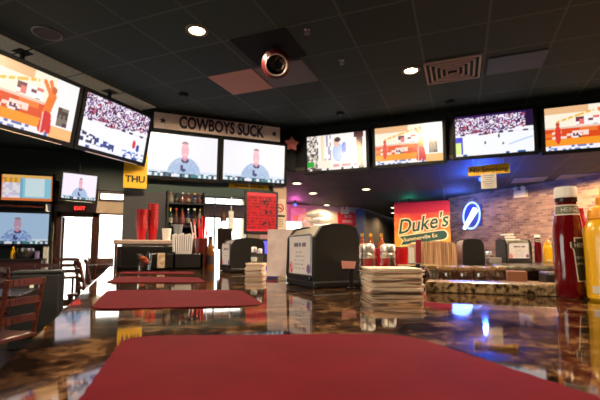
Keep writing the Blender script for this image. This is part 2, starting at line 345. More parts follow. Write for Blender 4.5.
def detector(gx, gy, label, r=.06, z=3.2):
    X, Y = G(gx, gy)
    t = thing('smoke_detector', label, 'smoke detector', (X, Y, z))
    MB().lathe([(r,0),(r,-.02),(r*.8,-.035),(0,-.04)], seg=24).build('housing', blackm, t, smooth=True)
    MB().lathe([(0,-.046),(r*.25,-.044),(r*.25,-.038)], seg=12).build('sensor', mat('dark_grey', (60,60,62), .5), t)
detector(-1.596, 5.6, 'small dark smoke detector above the street scene screen'); detector(-.071, 5.7, 'small dark smoke detector above the hockey screen of the right row')
detector(-3.3, 4.15, 'small dark smoke detector left of the long lettered board')
# air vent
X, Y = G(-.02, 4.69); t = thing('air_vent', 'square louvred ceiling air vent of brown metal', 'air vent', (X,Y,3.2), GR)
vm = mat('vent_metal', (176,142,128), .5)
b = MB()
for k in range(5):
    s_ = .28-.055*k
    for sx, sy, dx, dy in ((0,s_,2*s_,.022),(0,-s_,2*s_,.022),(s_,0,.022,2*s_),(-s_,0,.022,2*s_)):
        b.box((sx,sy,-.012-.002*k), (dx+.02,dy,.02) if dx > dy else (dx,dy,.02))
b.build('louvres', vm, t); MB().box((0,0,-.004), (.5,.5,.006)).build('backing', blackm, t)
# dark recess with ringed projector lamp
X, Y = G(-1.72, 3.48); t = thing('ceiling_spotlight', 'dark round stage light with a shiny ring in a black square ceiling recess', 'stage light', (X,Y,3.2), GR)
MB().box((0,0,-.004), (.58,.56,.008)).build('recess_panel', mat('pitch_black', (5,5,6), .95), t)
M_ = Matrix.Translation((.05,.05,-.15)) @ Matrix.Rotation(R(26), 4, 'Z') @ Matrix.Rotation(R(-48), 4, 'X')
MB().lathe([(0,.08),(.13,.07),(.15,-.02),(.115,-.05),(.105,-.04),(.1,.0)], seg=28, M=M_).build('lamp_body', mat('dark_red_shell', (70,14,18), .35), t, smooth=True)
MB().torus((0,0,-.05), .105, .008, M=M_).build('ring', mat('dull_chrome', (220,200,200), .4, 1), t, smooth=True)
MB().lathe([(0,-.02),(.06,-.015),(.095,-.005)], seg=24, M=M_).build('lens', mat('lens_black', (12,14,12), .1), t, smooth=True)
MB().lathe([(0,-.01),(.016,-.01),(.016,.01)], seg=12, c=(-.05,.16,-.07)).build('blue_indicator', emat('blue_glow', (50,40,255), 1.2), t)
for gx, gy, lb in ((-1.25,3.3,'small spiky black sprinkler head right of the stage light'), (-1.12,4.0,'small dark sprinkler head near the grey-blue ceiling tile')):
    X, Y = G(gx, gy); t = thing('sprinkler', lb, 'sprinkler', (X,Y,3.2))
    MB().lathe([(.03,0),(.03,-.006),(.012,-.01),(.012,-.04),(0,-.04)], seg=12).build('stem', steel, t)
    b = MB()
    for k in range(6): b.box((.02*cos(k*pi/3),.02*sin(k*pi/3),-.045), (.025,.007,.003), rz=k*pi/3)
    b.build('deflector', steel, t)

# ------------------------------------------------------------------ screens
def cl(c): return tuple(max(0, min(255, v)) for v in c)
def ell(u, v, cx, cy, rx, ry): return ((u-cx)/rx)**2 + ((v-cy)/ry)**2 < 1
_n = {}
def nz(i, j, k=0):
    q = (int(i), int(j), k)
    if q not in _n: _n[q] = random.random()
    return _n[q]
def seg(u, v, x0, y0, x1, y1, w, asp=1.75):
    ax, ay = (x1-x0)*asp, (y1-y0); px, py = (u-x0)*asp, v-y0; L = ax*ax+ay*ay
    t = max(0, min(1, (px*ax+py*ay)/L)); return (px-t*ax)**2+(py-t*ay)**2 < w*w
def f_man(bg=(250,248,255), skin=(236,178,196), shirt=(168,192,226), ox=0):
    def f(u, v):
        u -= ox; c = bg
        if v < .1:
            c = (70,130,140) if nz(u*26, v*14) > .5 else ((235,240,250) if nz(u*26, v*14, 1) > .4 else (60,60,90))
        elif v < .16: c = (225,235,250)
        if ell(u, v, .52, .08, .235, .4) and v > .09: c = shirt if nz(u*40, v*20, 3) > .3 else (182,202,232)
        if ell(u, v, .53, .4, .055, .06) and v < .45: c = (74,70,112)
        if ell(u, v, .525, .46, .035, .07): c = (226,150,175)
        if ell(u, v, .525, .64, .056, .185): c = skin
        if ell(u, v, .525, .74, .06, .12) and v > .79: c = (158,126,140)
        if ell(u, v, .505, .67, .009, .012) or ell(u, v, .545, .67, .009, .012): c = (206,150,168)
        if ell(u, v, .525, .54, .024, .01): c = (255,240,240)
        if ell(u, v, .485, .22, .022, .08) or ell(u, v, .51, .17, .035, .04): c = (70,76,126)
        return c
    return f
def f_ball(u, v):
    c = (255,246,224) if v < .85 or u > .5 else (240,190,140)
    if v < .1: c = (250,245,250) if nz(u*30, v*30) > .18 else (90,120,190)
    elif v < .27: c = (250,156,40)
    elif v < .5 and u < .72: c = (226,76,30) if nz(u*10, v*10) > .25 else (244,124,50)
    elif v < .53 and u < .72: c = (240,200,180)
    if u > .74: c = (252,250,250) if v > .2 else (250,190,120)
    if .8 < u < .93 and .22 < v < .55: c = (60,52,48) if nz(u*40, v*14) > .35 else (120,110,96)
    if seg(u, v, .15, .66, .55, .86, .025): c = (250,190,80) if nz(u*40, 1) > .35 else (255,240,200)
    if .36 < u < .62 and .55 < v < .74:
        k = nz(u*20, v*16, 2); c = (255,252,250) if k > .55 else ((120,60,70) if k > .3 else (236,120,110))
    if .08 < u < .5 and .26 < v < .42 and nz(u*16, v*16, 5) > .5: c = (255,225,215)
    if ell(u, v, .36, .32, .07, .06): c = (255,235,225) if nz(u*50, v*30) > .4 else (100,50,80)
    # players in orange reaching
    if ell(u, v, .15, .36, .035, .22): c = (226,60,50)
    if ell(u, v, .15, .6, .022, .05): c = (200,80,50)
    if seg(u, v, .68, .38, .72, .68, .075): c = (240,120,30)
    if seg(u, v, .71, .66, .62, .88, .035) or seg(u, v, .73, .7, .68, .9, .035): c = (246,130,60)
    if ell(u, v, .73, .78, .028, .06): c = (206,96,50)
    if seg(u, v, .66, .1, .68, .34, .07) or seg(u, v, .73, .1, .71, .34, .055): c = (214,30,40) if nz(u*50, v*4) > .25 else (250,190,180)
    return c
def f_crowd(dk):
    def f(u, v):
        if v < .05: return (40,90,150) if nz(u*20, 0) > .6 else (250,250,255)
        if v > .55 - (.0 if u < .3 else .06*sin(u*5)):
            k = nz(u*62, v*44, 3)*.6+nz(u*22, v*16, 13)*.4
            if u > .9 and not dk: return (40,20,60)
            if v > .95 and not dk: return (50,20,80)
            return (252,244,255) if k > .58 else ((150,110,180) if k > .47 else ((56,30,80) if k > .2 else (200,90,110)))
        if .5 < v < .55: return (60,36,90) if nz(u*16, 1, 4) > .5 else (245,240,250)
        if not dk and u < .07 and v < .35: return (230,250,150)
        if not dk and u < .1 and v < .48: return (60,60,220)
        if dk:
            if v < .3-.25*u and v > .1-.1*u and u < .5 and nz(u*34, v*22, 6) > .4: return (24,40,60)
            if ell(u, v, .8, .32, .03, .09): return (220,50,60)
            if ell(u, v, .87, .26, .03, .08): return (60,70,160)
            if u > .62 and v < .16 and nz(u*40, v*30, 9) > .6: return (80,110,190)
        else:
            if ell(u, v, .39, .3, .012, .04) or ell(u, v, .62, .25, .012, .03) or ell(u, v, .57, .44, .01, .05): return (40,50,60)
            if seg(u, v, .7, .22, .98, .36, .01): return (150,190,245)
        return (250,252,255)
    return f
def f_street(u, v):
    c = (255,250,245)
    if u < .2:
        k = nz(u*40, v*20, 7); c = (90,80,90) if k > .6 else ((200,190,170) if k > .3 else (255,245,240))
    elif .24 < u < .3: c = (252,226,190)
    elif .3 < u < .42 and nz(u*30, v*9, 8) > .7: c = (170,160,190)
    if u < .12 and .12 < v < .27: c = (20,170,40)
    if .18 < u < .42 and v < .28: c = (252,240,220)
    if ell(u, v, .54, .48, .1, .26): c = (170,196,245)
    if ell(u, v, .64, .6, .04, .16): c = (60,110,220)
    if ell(u, v, .51, .76, .045, .12): c = (246,190,170)
    if ell(u, v, .53, .84, .055, .07): c = (60,40,50)
    if .84 < u < .94: c = (236,130,90) if v < .8 - (u-.84)*2 else (90,40,40)
    if u > .8 and v > .86: c = (80,36,40)
    if .45 < u < .9 and .08 < v < .16: c = (240,140,150) if nz(u*20, 3) > .5 else (255,240,240)
    if v < .06: c = (70,50,60) if nz(u*24, 2) > .5 else (250,240,240)
    if u > .96: c = (255,240,240)
    return c
def f_menu(u, v):
    if v < .1 or u < .02 or u > .975: return (246,128,60)
    if v > .88: return (255,196,110)
    if u < .36:
        if v > .7: return (250,196,70) if nz(u*20, v*10) > .4 else (226,150,50)
        return (226,214,246) if nz(u*14, v*10) > .5 else (255,248,250)
    if .36 < u < .41: return (130,190,220)
    return (226,250,255) if .46 < u < .84 and v > .15 else (150,220,240)
smat = paintmat('screen_picture', .7); smat2 = paintmat('screen_picture_dim', .5)
bez = mat('television_bezel', (7,7,8), .6, spec=.2)
def tv(label, X, Y, Z, rz, tilt, w_, h_, fn, mount='pole', top=3.2, group=None, m=smat, lip=None, roll=0, kids=True):
    """Z is the centre height of the screen, X, Y the centre of its face"""
    t = thing('television', label, 'television', (X,Y,Z), rz, group)
    rt = (tilt, roll, 0)
    b = MB(); e = .042
    b.box((0,.035,0), (w_+2*e,.05,h_+2*e), bev=.008); b.box((0,.085,-.02), (w_*.7,.06,h_*.6), bev=.015)
    b.box((0,.002,h_/2+e/2), (w_+2*e,.02,e)).box((0,.002,-h_/2-e/2-.004), (w_+2*e,.02,e+.008)).box((w_/2+e/2,.002,0), (e,.02,h_)).box((-w_/2-e/2,.002,0), (e,.02,h_))
    b.build('casing', bez, t, rot=rt)
    painted('screen', w_, h_, 130, 74, fn, m, t, rot=rt, loc=Matrix.Rotation(tilt,3,'X') @ Vector((0,.004,0)))
    if lip: MB().box((0,-.004,-h_/2-e-.006), (w_*.8,.012,.008)).build('lower_trim', lip, t, rot=rt)
    if mount == 'pole':
        MB().cyl((0,.16,0), (0,.16,top-Z), .022).box((0,.13,0), (.2,.05,.16)).box((0,.16,top-Z-.008), (.14,.14,.016)).build('ceiling_mount', blackm, t)
    elif mount == 'wall':
        MB().box((0,.14,0), (.3,.06,.25)).build('wall_bracket', blackm, t)
    return t
lt = mat('silver_trim', (205,190,170), .3, .6)
for gy, fn, lb in ((2.6, f_ball, 'big ceiling television at the left edge showing orange basketball players'), (3.70, f_crowd(True), 'tilted ceiling television showing a hockey crowd, second from the left')):
    X, Y = G(-3.94, gy); tv(lb, X, Y, 2.665, R(45), R(11), 1.0, .62, fn, lip=lt)
tv('left of the twin televisions under the long lettered board, man in blue shirt', .7, 6.0, 2.545, 0, R(4), 1.0, .62, f_man(), 'wall')
tv('right of the twin televisions, beside the red star, man in blue shirt', 1.795, 6.0, 2.552, 0, R(4), 1.0, .61, f_man(), 'wall')
for gx, gz, fn, lb in ((-1.785, 2.72, f_street, 'television showing a street scene in blue and white, left of the right-hand row'), (-.675, 2.735, f_ball, 'television with orange basketball players, between the street scene and the hockey game'),
        (.47, 2.765, f_crowd(False), 'television showing a hockey rink above the yellow no smoking sign'), (1.57, 2.745, f_ball, 'television at the right edge showing orange basketball players')):
    X, Y = G(gx, 5.99); tv(lb, X, Y, gz, GR, R(3), .97, .565, fn, 'wall')
tv('far wall television with an orange bordered menu page', -1.868, 9.31, 2.39, R(-4), R(4), .86, .5, f_menu, 'wall', m=smat2)
tv('small tilted television above the exit door showing a man', -.94, 9.1, 2.44, R(8), R(6), .6, .5, f_man((250,240,255)), 'pole', lip=white, roll=R(2))
tv('large low television on the far left wall showing a man on pale blue', -2.02, 9.31, 1.59, 0, 0, 1.1, .6, f_man((176,206,236), (196,158,180), (130,160,215)), 'wall', m=smat2)

# ------------------------------------------------------------------ hanging boards and signs
t = thing('lettered_board', 'long weathered wooden board lettered COWBOYS SUCK above the twin televisions', 'sign', (1.24,5.97,3.03), 0)
MB().box((0,0,0), (1.92,.03,.235), bev=.004).build('board', woodmat('weathered_wood', (222,196,188), (245,226,216), (3,30,30), .8), t)
nav = mat('navy_paint', (38,34,62), .7)
text('lettering', 'COWBOYS SUCK', .25, nav, t, (.03,-.018,0), off=.009, sx=.66)
for sx in (-.84, .86):
    b = MB(); b.prism([(.055*(1 if k%2==0 else .42)*cos(pi/2+k*pi/5), .055*(1 if k%2==0 else .42)*sin(pi/2+k*pi/5)) for k in range(10)], 0, .004)
    b.build('painted_star', nav, t, loc=(sx,-.016,0), rot=(R(90),0,0))
MB().cyl((-.7,0,.11), (-.7,0,.15), .004).build('hanger', steel, t); MB().cyl((.7,0,.11), (.7,0,.15), .004).build('hanger', steel, t)
# red star shaped plaque
t = thing('star_plaque', 'pinkish red star-shaped plaque hanging right of the twin televisions', 'decoration', (2.42,6.0,2.91), 0)
MB().prism([(.13*(1 if k%2==0 else .6)*cos(pi/2+k*pi/5), .13*(1 if k%2==0 else .6)*sin(pi/2+k*pi/5)) for k in range(10)], 0, .02).build('plaque', mat('faded_red', (172,74,84), .6, noise=(18, (190,120,120), .8)), t, rot=(R(90),0,0))
MB().cyl((0,-.01,.12), (0,-.01,.29), .003).build('cord', blackm, t)
# little jersey figure between twin screens
# yellow specials banner
yel = mat('yellow_sign', (250,190,30), .6); ink = mat('black_ink', (30,22,18), .7)
t = thing('weekday_sign', 'yellow hanging sign reading THU, left of the twin televisions', 'sign', (.07,5.92,2.2), 0)
MB().box((-.01,0,.2), (.3,.012,.76)).build('panel', yel, t)
text('lettering', 'THU', .125, ink, t, (-.01,-.009,-.06), off=.004); text('lettering', 'ILATE', .1, ink, t, (-.01,-.009,.22), off=.003)
# central bar structure: header, post, panel
hd = MB().box((1.02,6.24,2.13), (2.2,.16,.24)); tag(hd.build('bar_header', mat('teal_paint', (44,66,62), .6)), 'dark teal header beam carrying the twin televisions', 'beam')
tag(MB().box((.8,6.15,2.215), (.75,.02,.045)).build('wood_strip', woodmat('strip_wood', (120,66,48), (150,90,66))), 'brown wooden strip just under the left twin television', 'trim strip')
t = thing('name_strip', 'narrow yellow strip of small lettering under the right twin television', 'sign', (1.75,6.15,2.185))
MB().box((0,0,0), (.66,.015,.075)).build('strip', yel, t); text('lettering', 'Bartender on duty', .065, ink, t, (0,-.01,0))
t = thing('support_pillar', 'tan square pillar right of the red menu board', 'pillar', (2.26,6.2,0))
MB().box((0,0,1.14), (.22,.22,2.28), bev=.006).build('shaft', mat('pillar_tan', (176,150,122), .7), t)
MB().box((0,0,.06), (.26,.26,.12), bev=.006).build('base', darkwood, t)
t = thing('no_smoking_notice', 'tall paper notice with a red no-smoking circle on the tan pillar', 'sign', (2.25,6.08,1.72))
MB().box((0,0,0), (.185,.006,.56)).build('sheet', mat('notice_paper', (206,188,160), .8), t)
MB().torus((0,0,0), .06, .009, M=Matrix.Translation((0,-.006,.13)) @ Matrix.Rotation(R(90),4,'X')).box((0,-.006,.13), (.012,.006,.11), M=Matrix.Translation((0,0,.13)) @ Matrix.Rotation(R(-45),4,'Y') @ Matrix.Translation((0,0,-.13))).build('prohibition_circle', mat('sign_red', (190,30,26), .5), t)
MB().box((0,-.005,.13), (.07,.004,.016)).box((0,-.005,.0), (.17,.004,.035)).build('printed_bars', ink, t)
b = MB()
for k in range(4): b.box((0,-.005,-.06-.035*k), (.13-.02*(k%2),.003,.009))
b.build('printed_lines', ink, t)
tag(MB().box((.2,6.15,1.0), (.56,.1,2.0)).build('divider_panel', mat('charcoal_panel', (62,60,66), .6)), 'charcoal panel standing behind the red cups', 'panel')
t = thing('round_post', 'thin dark steel post in front of the bright window', 'post', (1.2,6.1,0))
MB().cyl((0,0,0), (0,0,2.02), .012).build('pole', black, t); MB().cyl((0,0,0), (0,0,.02), .05).build('foot', black, t)
# red menu board
t = thing('menu_board', 'glowing red menu board with dark squares, hung left of the tan pillar', 'menu board', (1.9,5.95,1.75), R(2))
MB().box((0,.02,0), (.56,.04,.68), bev=.01).build('frame', black, t)
def f_red(u, v):
    for cx, cy in ((.68,.83),(.6,.72),(.68,.5),(.66,.18)):
        if abs(u-cx) < .14 and abs(v-cy) < .05:
            return (90,26,32) if nz(u*26, v*26) > .35 else (220,40,50)
    if v > .93 or v < .05: return (255,60,70)
    if int(v*26) % 2 == 0 and nz(u*24, v*26, 3) > .3: return (150,14,26)
    return (226,22,34)
painted('lit_panel', .48, .6, 50, 60, f_red, paintmat('lit_board', .62), t, loc=(0,-.003,.01))
MB().cyl((-.2,.02,.34), (-.2,.02,.46), .004).cyl((.2,.02,.34), (.2,.02,.46), .004).build('hanging_wire', steel, t)
# exit sign
t = thing('exit_sign', 'small lit red exit sign over the bright door', 'sign', (-.95,9.42,2.03))
MB().box((0,0,0), (.22,.05,.12), bev=.004).build('housing', mat('exit_housing', (150,40,34), .5), t)
text('lettering', 'EXIT', .1, emat('exit_red', (255,60,50), 2.0), t, (0,-.028,0), off=.002)
# no smoking sign on the lowered ceiling, with a notice hanging from it
X, Y = G(.41, 6.28); t = thing('no_smoking_sign', 'yellow sign reading No Smoking below the hockey screen', 'sign', (X,Y,2.32), GR)
MB().box((0,0,0), (.55,.01,.14), M=Matrix.Rotation(R(-1.5),4,'Y')).build('panel', yel, t)
text('lettering', 'No Smoking', .1, ink, t, (0,-.008,0), off=.0005)
MB().cyl((-.2,0,.06), (-.2,0,.18), .003).build('hanger', steel, t); MB().cyl((.2,0,.06), (.2,0,.18), .003).build('hanger', steel, t)
X, Y = G(.405, 6.265); t = thing('paper_notice', 'white paper notice taped under the yellow No Smoking sign', 'notice', (X,Y,2.155), GR)
MB().box((0,0,0), (.2,.003,.22)).build('sheet', paper, t)
b = MB()
for k in range(6): b.box((0,-.003,.08-.03*k), (.14-.03*(k%3),.002,.006))
b.build('printed_lines', mat('grey_ink', (130,120,125), .8), t)
# tailgate style cloth banner
X, Y = G(-.81, 9.5); t = thing('cloth_banner', "red and orange cloth banner with green script lettering Duke's, hung before the brick wall", 'banner', (X,Y,1.76), GR)
def f_ban(u, v):
    k = min(1, max(0, v*1.1 + .25*(nz(u*7, v*6)-.5) - .35*abs(u-.5)*(1)))
    a, b_ = (240,150,30), (170,20,44)
    k = k if v < .75 else 1
    return tuple(a[i]*(1-k)+b_[i]*k for i in range(3))
bmat = paintmat('banner_print', 0)
painted('cloth', 1.22, 1.04, 40, 34, f_ban, bmat, t); MB().box((0,.012,0), (1.22,.012,1.04)).build('backing', mat('banner_back', (120,40,30), .9), t)
crm = mat('cream_ink', (236,214,150), .7); grn = mat('green_ink', (14,66,38), .6)
tl = R(90)
rr = (R(90), R(-9), 0)
text('lettering_outline', "Duke's", .46, crm, t, (.0,-.006,-.0), rot=rr, shear=.35, off=.03, ext=.001, sx=.88)
text('lettering', "Duke's", .46, grn, t, (.0,-.012,-.0), rot=rr, shear=.35, off=.006, ext=.001, sx=.88)
Mb = Matrix.Rotation(R(-8),4,'Y')
def ribbon(hw, hh, y):
    pts = [(-hw,-hh),(hw-hh,-hh)] + [(hw-hh+hh*cos(a), hh*sin(a)) for a in [R(q) for q in (-60,-30,0,30,60)]] + [(hw-hh,hh),(-hw,hh),(-hw+.08,0)]
    return MB().prism(pts, y, y+.002, M=Matrix.Translation((.03,0,-.31)) @ Mb @ Matrix.Rotation(R(90),4,'X'))
ribbon(.55, .125, .004).build('ribbon_outline', crm, t); ribbon(.52, .1, .008).build('ribbon', grn, t)
text('ribbon_lettering', "Summerville Ex", .12, crm, t, (-.03,-.013,-.31), rot=(R(90),R(-8),0))
MB().cyl((-.5,.01,.5), (-.5,.01,.74), .004).cyl((.5,.01,.5), (.5,.01,.74), .004).build('cord', steel, t)
# neon sign
t = thing('neon_sign', 'round blue-white neon sign of a slanted oval with a bolt, on the brick wall', 'neon sign', (7.42,7.05,1.98), R(-90))
neon = emat('neon_blue_white', (120,150,255), 3.2); neonb = emat('neon_blue', (60,80,255), 5)
Mn = Matrix.Rotation(R(12),4,'Y') @ Matrix.Diagonal((.78,1,1,1)) @ Matrix.Rotation(R(90),4,'X')
MB().torus((0,0,0), .31, .02, seg=40, M=Mn).build('outer_tube', neon, t, smooth=True)
b = MB()
for a0, c0 in (((-.25,-.29),(.14,.16)), ((-.2,-.3),(.19,.12)), ((-.22,-.25),(.08,.17)), ((-.25,-.29),(-.2,-.3))):
    b.cyl((a0[0],0,a0[1]), (c0[0],0,c0[1]), .022, seg=8)
b.build('inner_tubes', emat('neon_white', (205,220,255), 3), t, smooth=True)
MB().box((0,.05,0), (.5,.03,.5)).build('backing', mat('neon_backing', (40,50,120), .4), t)
MB().cyl((0,.03,-.25), (0,.03,.25), .006).build('support', black, t)
l = bpy.data.lights.new('neon_glow', 'POINT'); l.energy = 30; l.color = (.08,.16,1); l.shadow_soft_size = .25
o = bpy.data.objects.new('neon_glow', l); COL.objects.link(o); o.parent = t; o.location = (0,-.42,.22)
# unseen blue lamp, added to tint the low ceiling; also a pink one
def colourlamp(label, X, Y, Z, col, power, face):
    t = thing('coloured_lamp', label, 'lamp', (X,Y,Z))
    MB().cyl((0,0,0), (0,0,-.03), .03).cyl((0,0,-.03), (0,0,-.09), .014, .03).build('socket', black, t); MB().lathe([(0,-.15),(.02,-.145),(.032,-.12),(.028,-.09)], seg=16).build('bulb', emat('bulb_'+label[:5], face, 3), t, smooth=True)
    l = bpy.data.lights.new('bulb_light', 'POINT'); l.energy = power; l.color = col; l.shadow_soft_size = .04
    o = bpy.data.objects.new('bulb_light', l); COL.objects.link(o); o.parent = t; o.location = (0,0,-.22)
colourlamp('small blue bulb under the low ceiling behind the yellow No Smoking sign', *G(.36,7.5), 2.5, (.03,.12,1), 85, (60,110,255))
colourlamp('small green bulb under the low ceiling above the red banner', 6.7, 8.4, 2.5, (.1,1,.5), 3, (60,220,150))
colourlamp('small pink bulb under the low ceiling right of the tan pillar', 4.1, 9.9, 2.5, (1,.15,.6), 22, (255,120,220))
# emergency light boxes
def emergency(label, X, Y, Z, rz):
    t = thing('emergency_light', label, 'emergency light', (X,Y,Z), rz)
    MB().box((0,.03,-.05), (.28,.08,.15), bev=.01).build('battery_box', mat('ivory_plastic', (222,204,150), .5), t)
    for s in (-.08,.08):
        MB().lathe([(0,-.03),(.045,-.03),(.05,0),(.02,.05),(0,.055)], seg=16, M=Matrix.Translation((s,-.0,.07)) @ Matrix.Rotation(R(80),4,'X')).build('lamp_head', mat('ivory_plastic'), t, smooth=True)
    MB().box((0,.03,.035), (.05,.05,.03)).build('bracket', black, t)
emergency('ivory twin-head emergency light on the brick wall', 7.43, 5.77, 2.38, R(-90))
emergency('white emergency light on the far cream wall above the red sign', 6.1, 10.72, 2.4, 0)
t = thing('wall_sign', 'red rectangular sign with pale lettering on the far cream wall', 'sign', (6.18,10.76,2.12))
MB().box((0,0,0), (.62,.02,.42)).build('panel', mat('sign_red'), t)
text('lettering', 'BUD', .13, mat('pale_pink_ink', (240,190,180), .7), t, (.05,-.013,.08)); text('lettering', 'SERIES', .13, MATS['pale_pink_ink'], t, (.02,-.013,-.08))
tag(MB().box((0,0,0), (.48,.015,.4)).build('wall_poster', mat('poster_print', (240,225,215), .7, noise=(6, (236,150,60), 1.0)), loc=(4.56,10.76,2.2)), 'bright poster with yellow and orange patches on the far wall, right of the pillar', 'poster')
tag(MB().box((0,0,0), (.56,.015,.38), bev=.004).build('white_board', mat('board_white', (235,232,225), .4), loc=(5.32,10.76,2.1)), 'plain white board on the far cream wall behind the steel dispenser', 'board')

# ------------------------------------------------------------------ bar counters
gpts = [(-.10,-1.2), (-.10,2.65), (.72,2.65), (.72,1.05), (.78,.82)]
def GG(x, y): return G(x, y)
inner = [G(-.02,1.13), G(2.8,1.13)]
poly = [(-.10,-1.2), (-.10,2.65), (.74,2.65), (.74,.98), inner[0], inner[1], G(2.8,-.6), (1.1,-1.2)]
t = thing('bar_counter', 'long polished brown granite bar counter in the foreground', 'bar counter', (0,0,0))
MB().prism(poly[::-1], 1.035, 1.07, bev=.006).build('countertop', MATS['granite'], t)
base = [(.12,-1.0), (.12,2.5), (.64,2.5), (.64,.9), G(-.02,1.03), G(2.7,1.03), G(2.7,-.4), (1.0,-1.0)]
MB().prism(base[::-1], 0, 1.035).build('base_front', darkwood, t)
MB().cyl((-.02,-1.0,.2), (-.02,2.5,.2), .025).build('foot_rail', steel, t)
# raised granite ledge strip on the inner edge
X, Y = G(.5, 1.045); o = MB().box((0,0,0), (1.16,.07,.025), bev=.003).build('granite_ledge', ledge_granite(), loc=(X,Y,1.0826), rot=(0,0,GR))
tag(o, 'raised speckled pale granite strip behind the coaster stack and red bottle', 'granite strip')
# service side: drain station holding glasses, far counter with slab
X, Y = G(.55, 2.2); t = thing('drain_station', 'low dark metal glass station between the two counters', 'bar station', (X,Y,0), GR)
MB().box((0,0,.49), (1.6,.98,.98), bev=.01).build('cabinet', mat('dark_metal', (44,40,40), .4, .6), t); MB().box((0,0,.985), (1.56,.94,.015)).build('rubber_mat', mat('brown_rubber', (70,48,36), .6, noise=(40,(110,76,50),.8)), t)
X, Y = G(.9, 3.15); t = thing('far_counter', 'far bar counter with a thick granite slab top behind the glasses', 'bar counter', (X,Y,0), GR)
MB().box((.05,.02,.52), (2.9,.6,1.04), bev=.01).build('cabinet', darkwood, t)
MB().box((.44,-.03,1.058), (2.3,.76,.036), bev=.014, seg=3).build('granite_slab', mat('grey_brown_granite', (96,84,70), .25, noise=(30,(40,34,28),1.0)), t)

# ------------------------------------------------------------------ placemats
pm = mat('red_vinyl', (86,11,24), .7, noise=(14, (75,9,20), .7), spec=.02, bump=.05)
def placemat(C4, label, r=.045):
    """cut from sheet vinyl: corners in order, each rounded, with a finely scalloped rim"""
    cx = sum(p[0] for p in C4)/4; cy = sum(p[1] for p in C4)/4; V = [Vector((p[0]-cx, p[1]-cy)) for p in C4]; pts = []
    for k in range(4):
        p, a, c = V[k], V[k-1], V[(k+1) % 4]; u = p+(a-p).normalized()*r; v = p+(c-p).normalized()*r
        for q in range(7):
            w_ = q/6; pts.append((1-w_)**2*u+2*w_*(1-w_)*p+w_*w_*v)
    n = len(pts); P = []
    for i in range(n):
        a, c = pts[i], pts[(i+1) % n]; m_ = max(1, int((c-a).length/.012))
        for k in range(m_):
            q = a.lerp(c, k/m_); P.append(tuple(q*(1+.004*cos(len(P)*pi))))
    if sum(P[i-1][0]*P[i][1]-P[i][0]*P[i-1][1] for i in range(len(P))) < 0: P = P[::-1]
    o = MB().prism(P, 0, .002).build('placemat', pm, loc=(cx,cy,1.0702))
    return tag(o, label, 'placemat', 'red placemats along the bar')
placemat([(-.048,.14),(0,.51),(.302,.395),(.29,.10)], 'nearest dark red placemat filling the bottom of the view')
placemat([(-.056,.76),(-.042,1.10),(.258,.972),(.23,.69)], 'dark red placemat, second from the camera')
placemat([(-.062,1.36),(-.024,1.65),(.236,1.485),(.224,1.24)], 'dark red placemat, third from the camera')
placemat([(-.035,1.85),(-.02,2.02),(.27,1.87),(.258,1.70)], 'farthest dark red placemat, in front of the black bar caddy')

# ------------------------------------------------------------------ napkin dispensers
def f_ad(u, v):
    c = (214,204,208)
    if .18 < u < .82 and .74 < v < .84 and nz(u*22, 1) > .3: c = (110,100,120)
    for k in range(5):
        y = .2+.1*k
        if abs(v-y) < .012 and .25 < u < .75 and nz(u*26, k) > .3: c = (150,140,150)
    if ell(u, v, .1, .2, .08, .16): c = (190,60,80) if nz(u*30, v*20) > .4 else (225,150,160)
    if ell(u, v, .92, .2, .08, .12): c = (120,80,150)
    return c
admat = paintmat('printed_card', 0)
def dispenser(label, X, Y, Z, rz, group='napkin dispensers on the bar', w_=.19, d_=.128, h_=.158):
    """front face looks along local -Y"""
    t = thing('napkin_dispenser', label, 'napkin dispenser', (X,Y,Z), rz, group)
    # shell: side outline in the YZ plane, domed top, extruded along X
    def outline(k, dy=0):
        return [(-d_/2*k+dy,.012),(-d_/2*k-.004+dy,.03),(-d_/2*k+dy,h_*.82),(-d_/2*k+.02+dy,h_*.96*k),(-.01,h_*k),(d_/2*k-.03,h_*k-.002),(d_/2*k-.008,h_*.93*k),(d_/2*k,h_*.8),(d_/2*k,.012)]
    Mx = Matrix(((0,0,1,0),(1,0,0,0),(0,1,0,0),(0,0,0,1)))
    MB().prism(outline(1), -w_/2+.012, w_/2-.012, M=Mx).build('shell', mat('brushed_cream_metal', (190,176,158), .3, .7), t)
    for s in (-1, 1):
        MB().prism(outline(1.035), s*w_/2-.014*(s > 0)-.0*(s < 0), s*w_/2+.014*(s < 0), M=Mx).build('end_panel', mat('black_textured_plastic', (14,13,13), .45, bump=.08, noise=(200,(20,19,19),.5)), t)
    MB().box((0,0,.01), (w_+.004,d_+.014,.02), bev=.006).build('base', black, t)
    MB().box((0,-d_/2-.004,.014+.012), (w_*.8,.012,.016), bev=.004).build('napkin_slot', black, t)
    painted('advert_card', w_*.74, h_*.68, 40, 40, f_ad, admat, t, loc=(0,-d_/2-.0055,h_*.5))
    MB().box((0,-d_/2-.003,h_*.5), (w_*.8,.004,h_*.75), bev=.002).build('card_window', steel, t)
    MB().box((0,-d_/2-.001,.03), (w_*.5,.006,.012)).build('napkin', paper, t)
    return t
dispenser('large napkin dispenser with a printed card, right of the pale table card', .515, 1.045, 1.07, R(-90), w_=.2, d_=.128, h_=.165)
dispenser('second napkin dispenser, behind the short coaster stack', .50, 1.86, 1.07, R(-90), w_=.2, d_=.15, h_=.15)
t3 = (2.66, 2.12)
dispenser('far napkin dispenser facing us on the granite slab, before the brick wall', 2.66, 2.14, 1.076, R(-20), w_=.2, d_=.13, h_=.17)
dispenser('dark napkin dispenser with its back to us beside the wooden tambour box', *G(.06,3.26), 1.04, R(67), w_=.15, d_=.15, h_=.205)
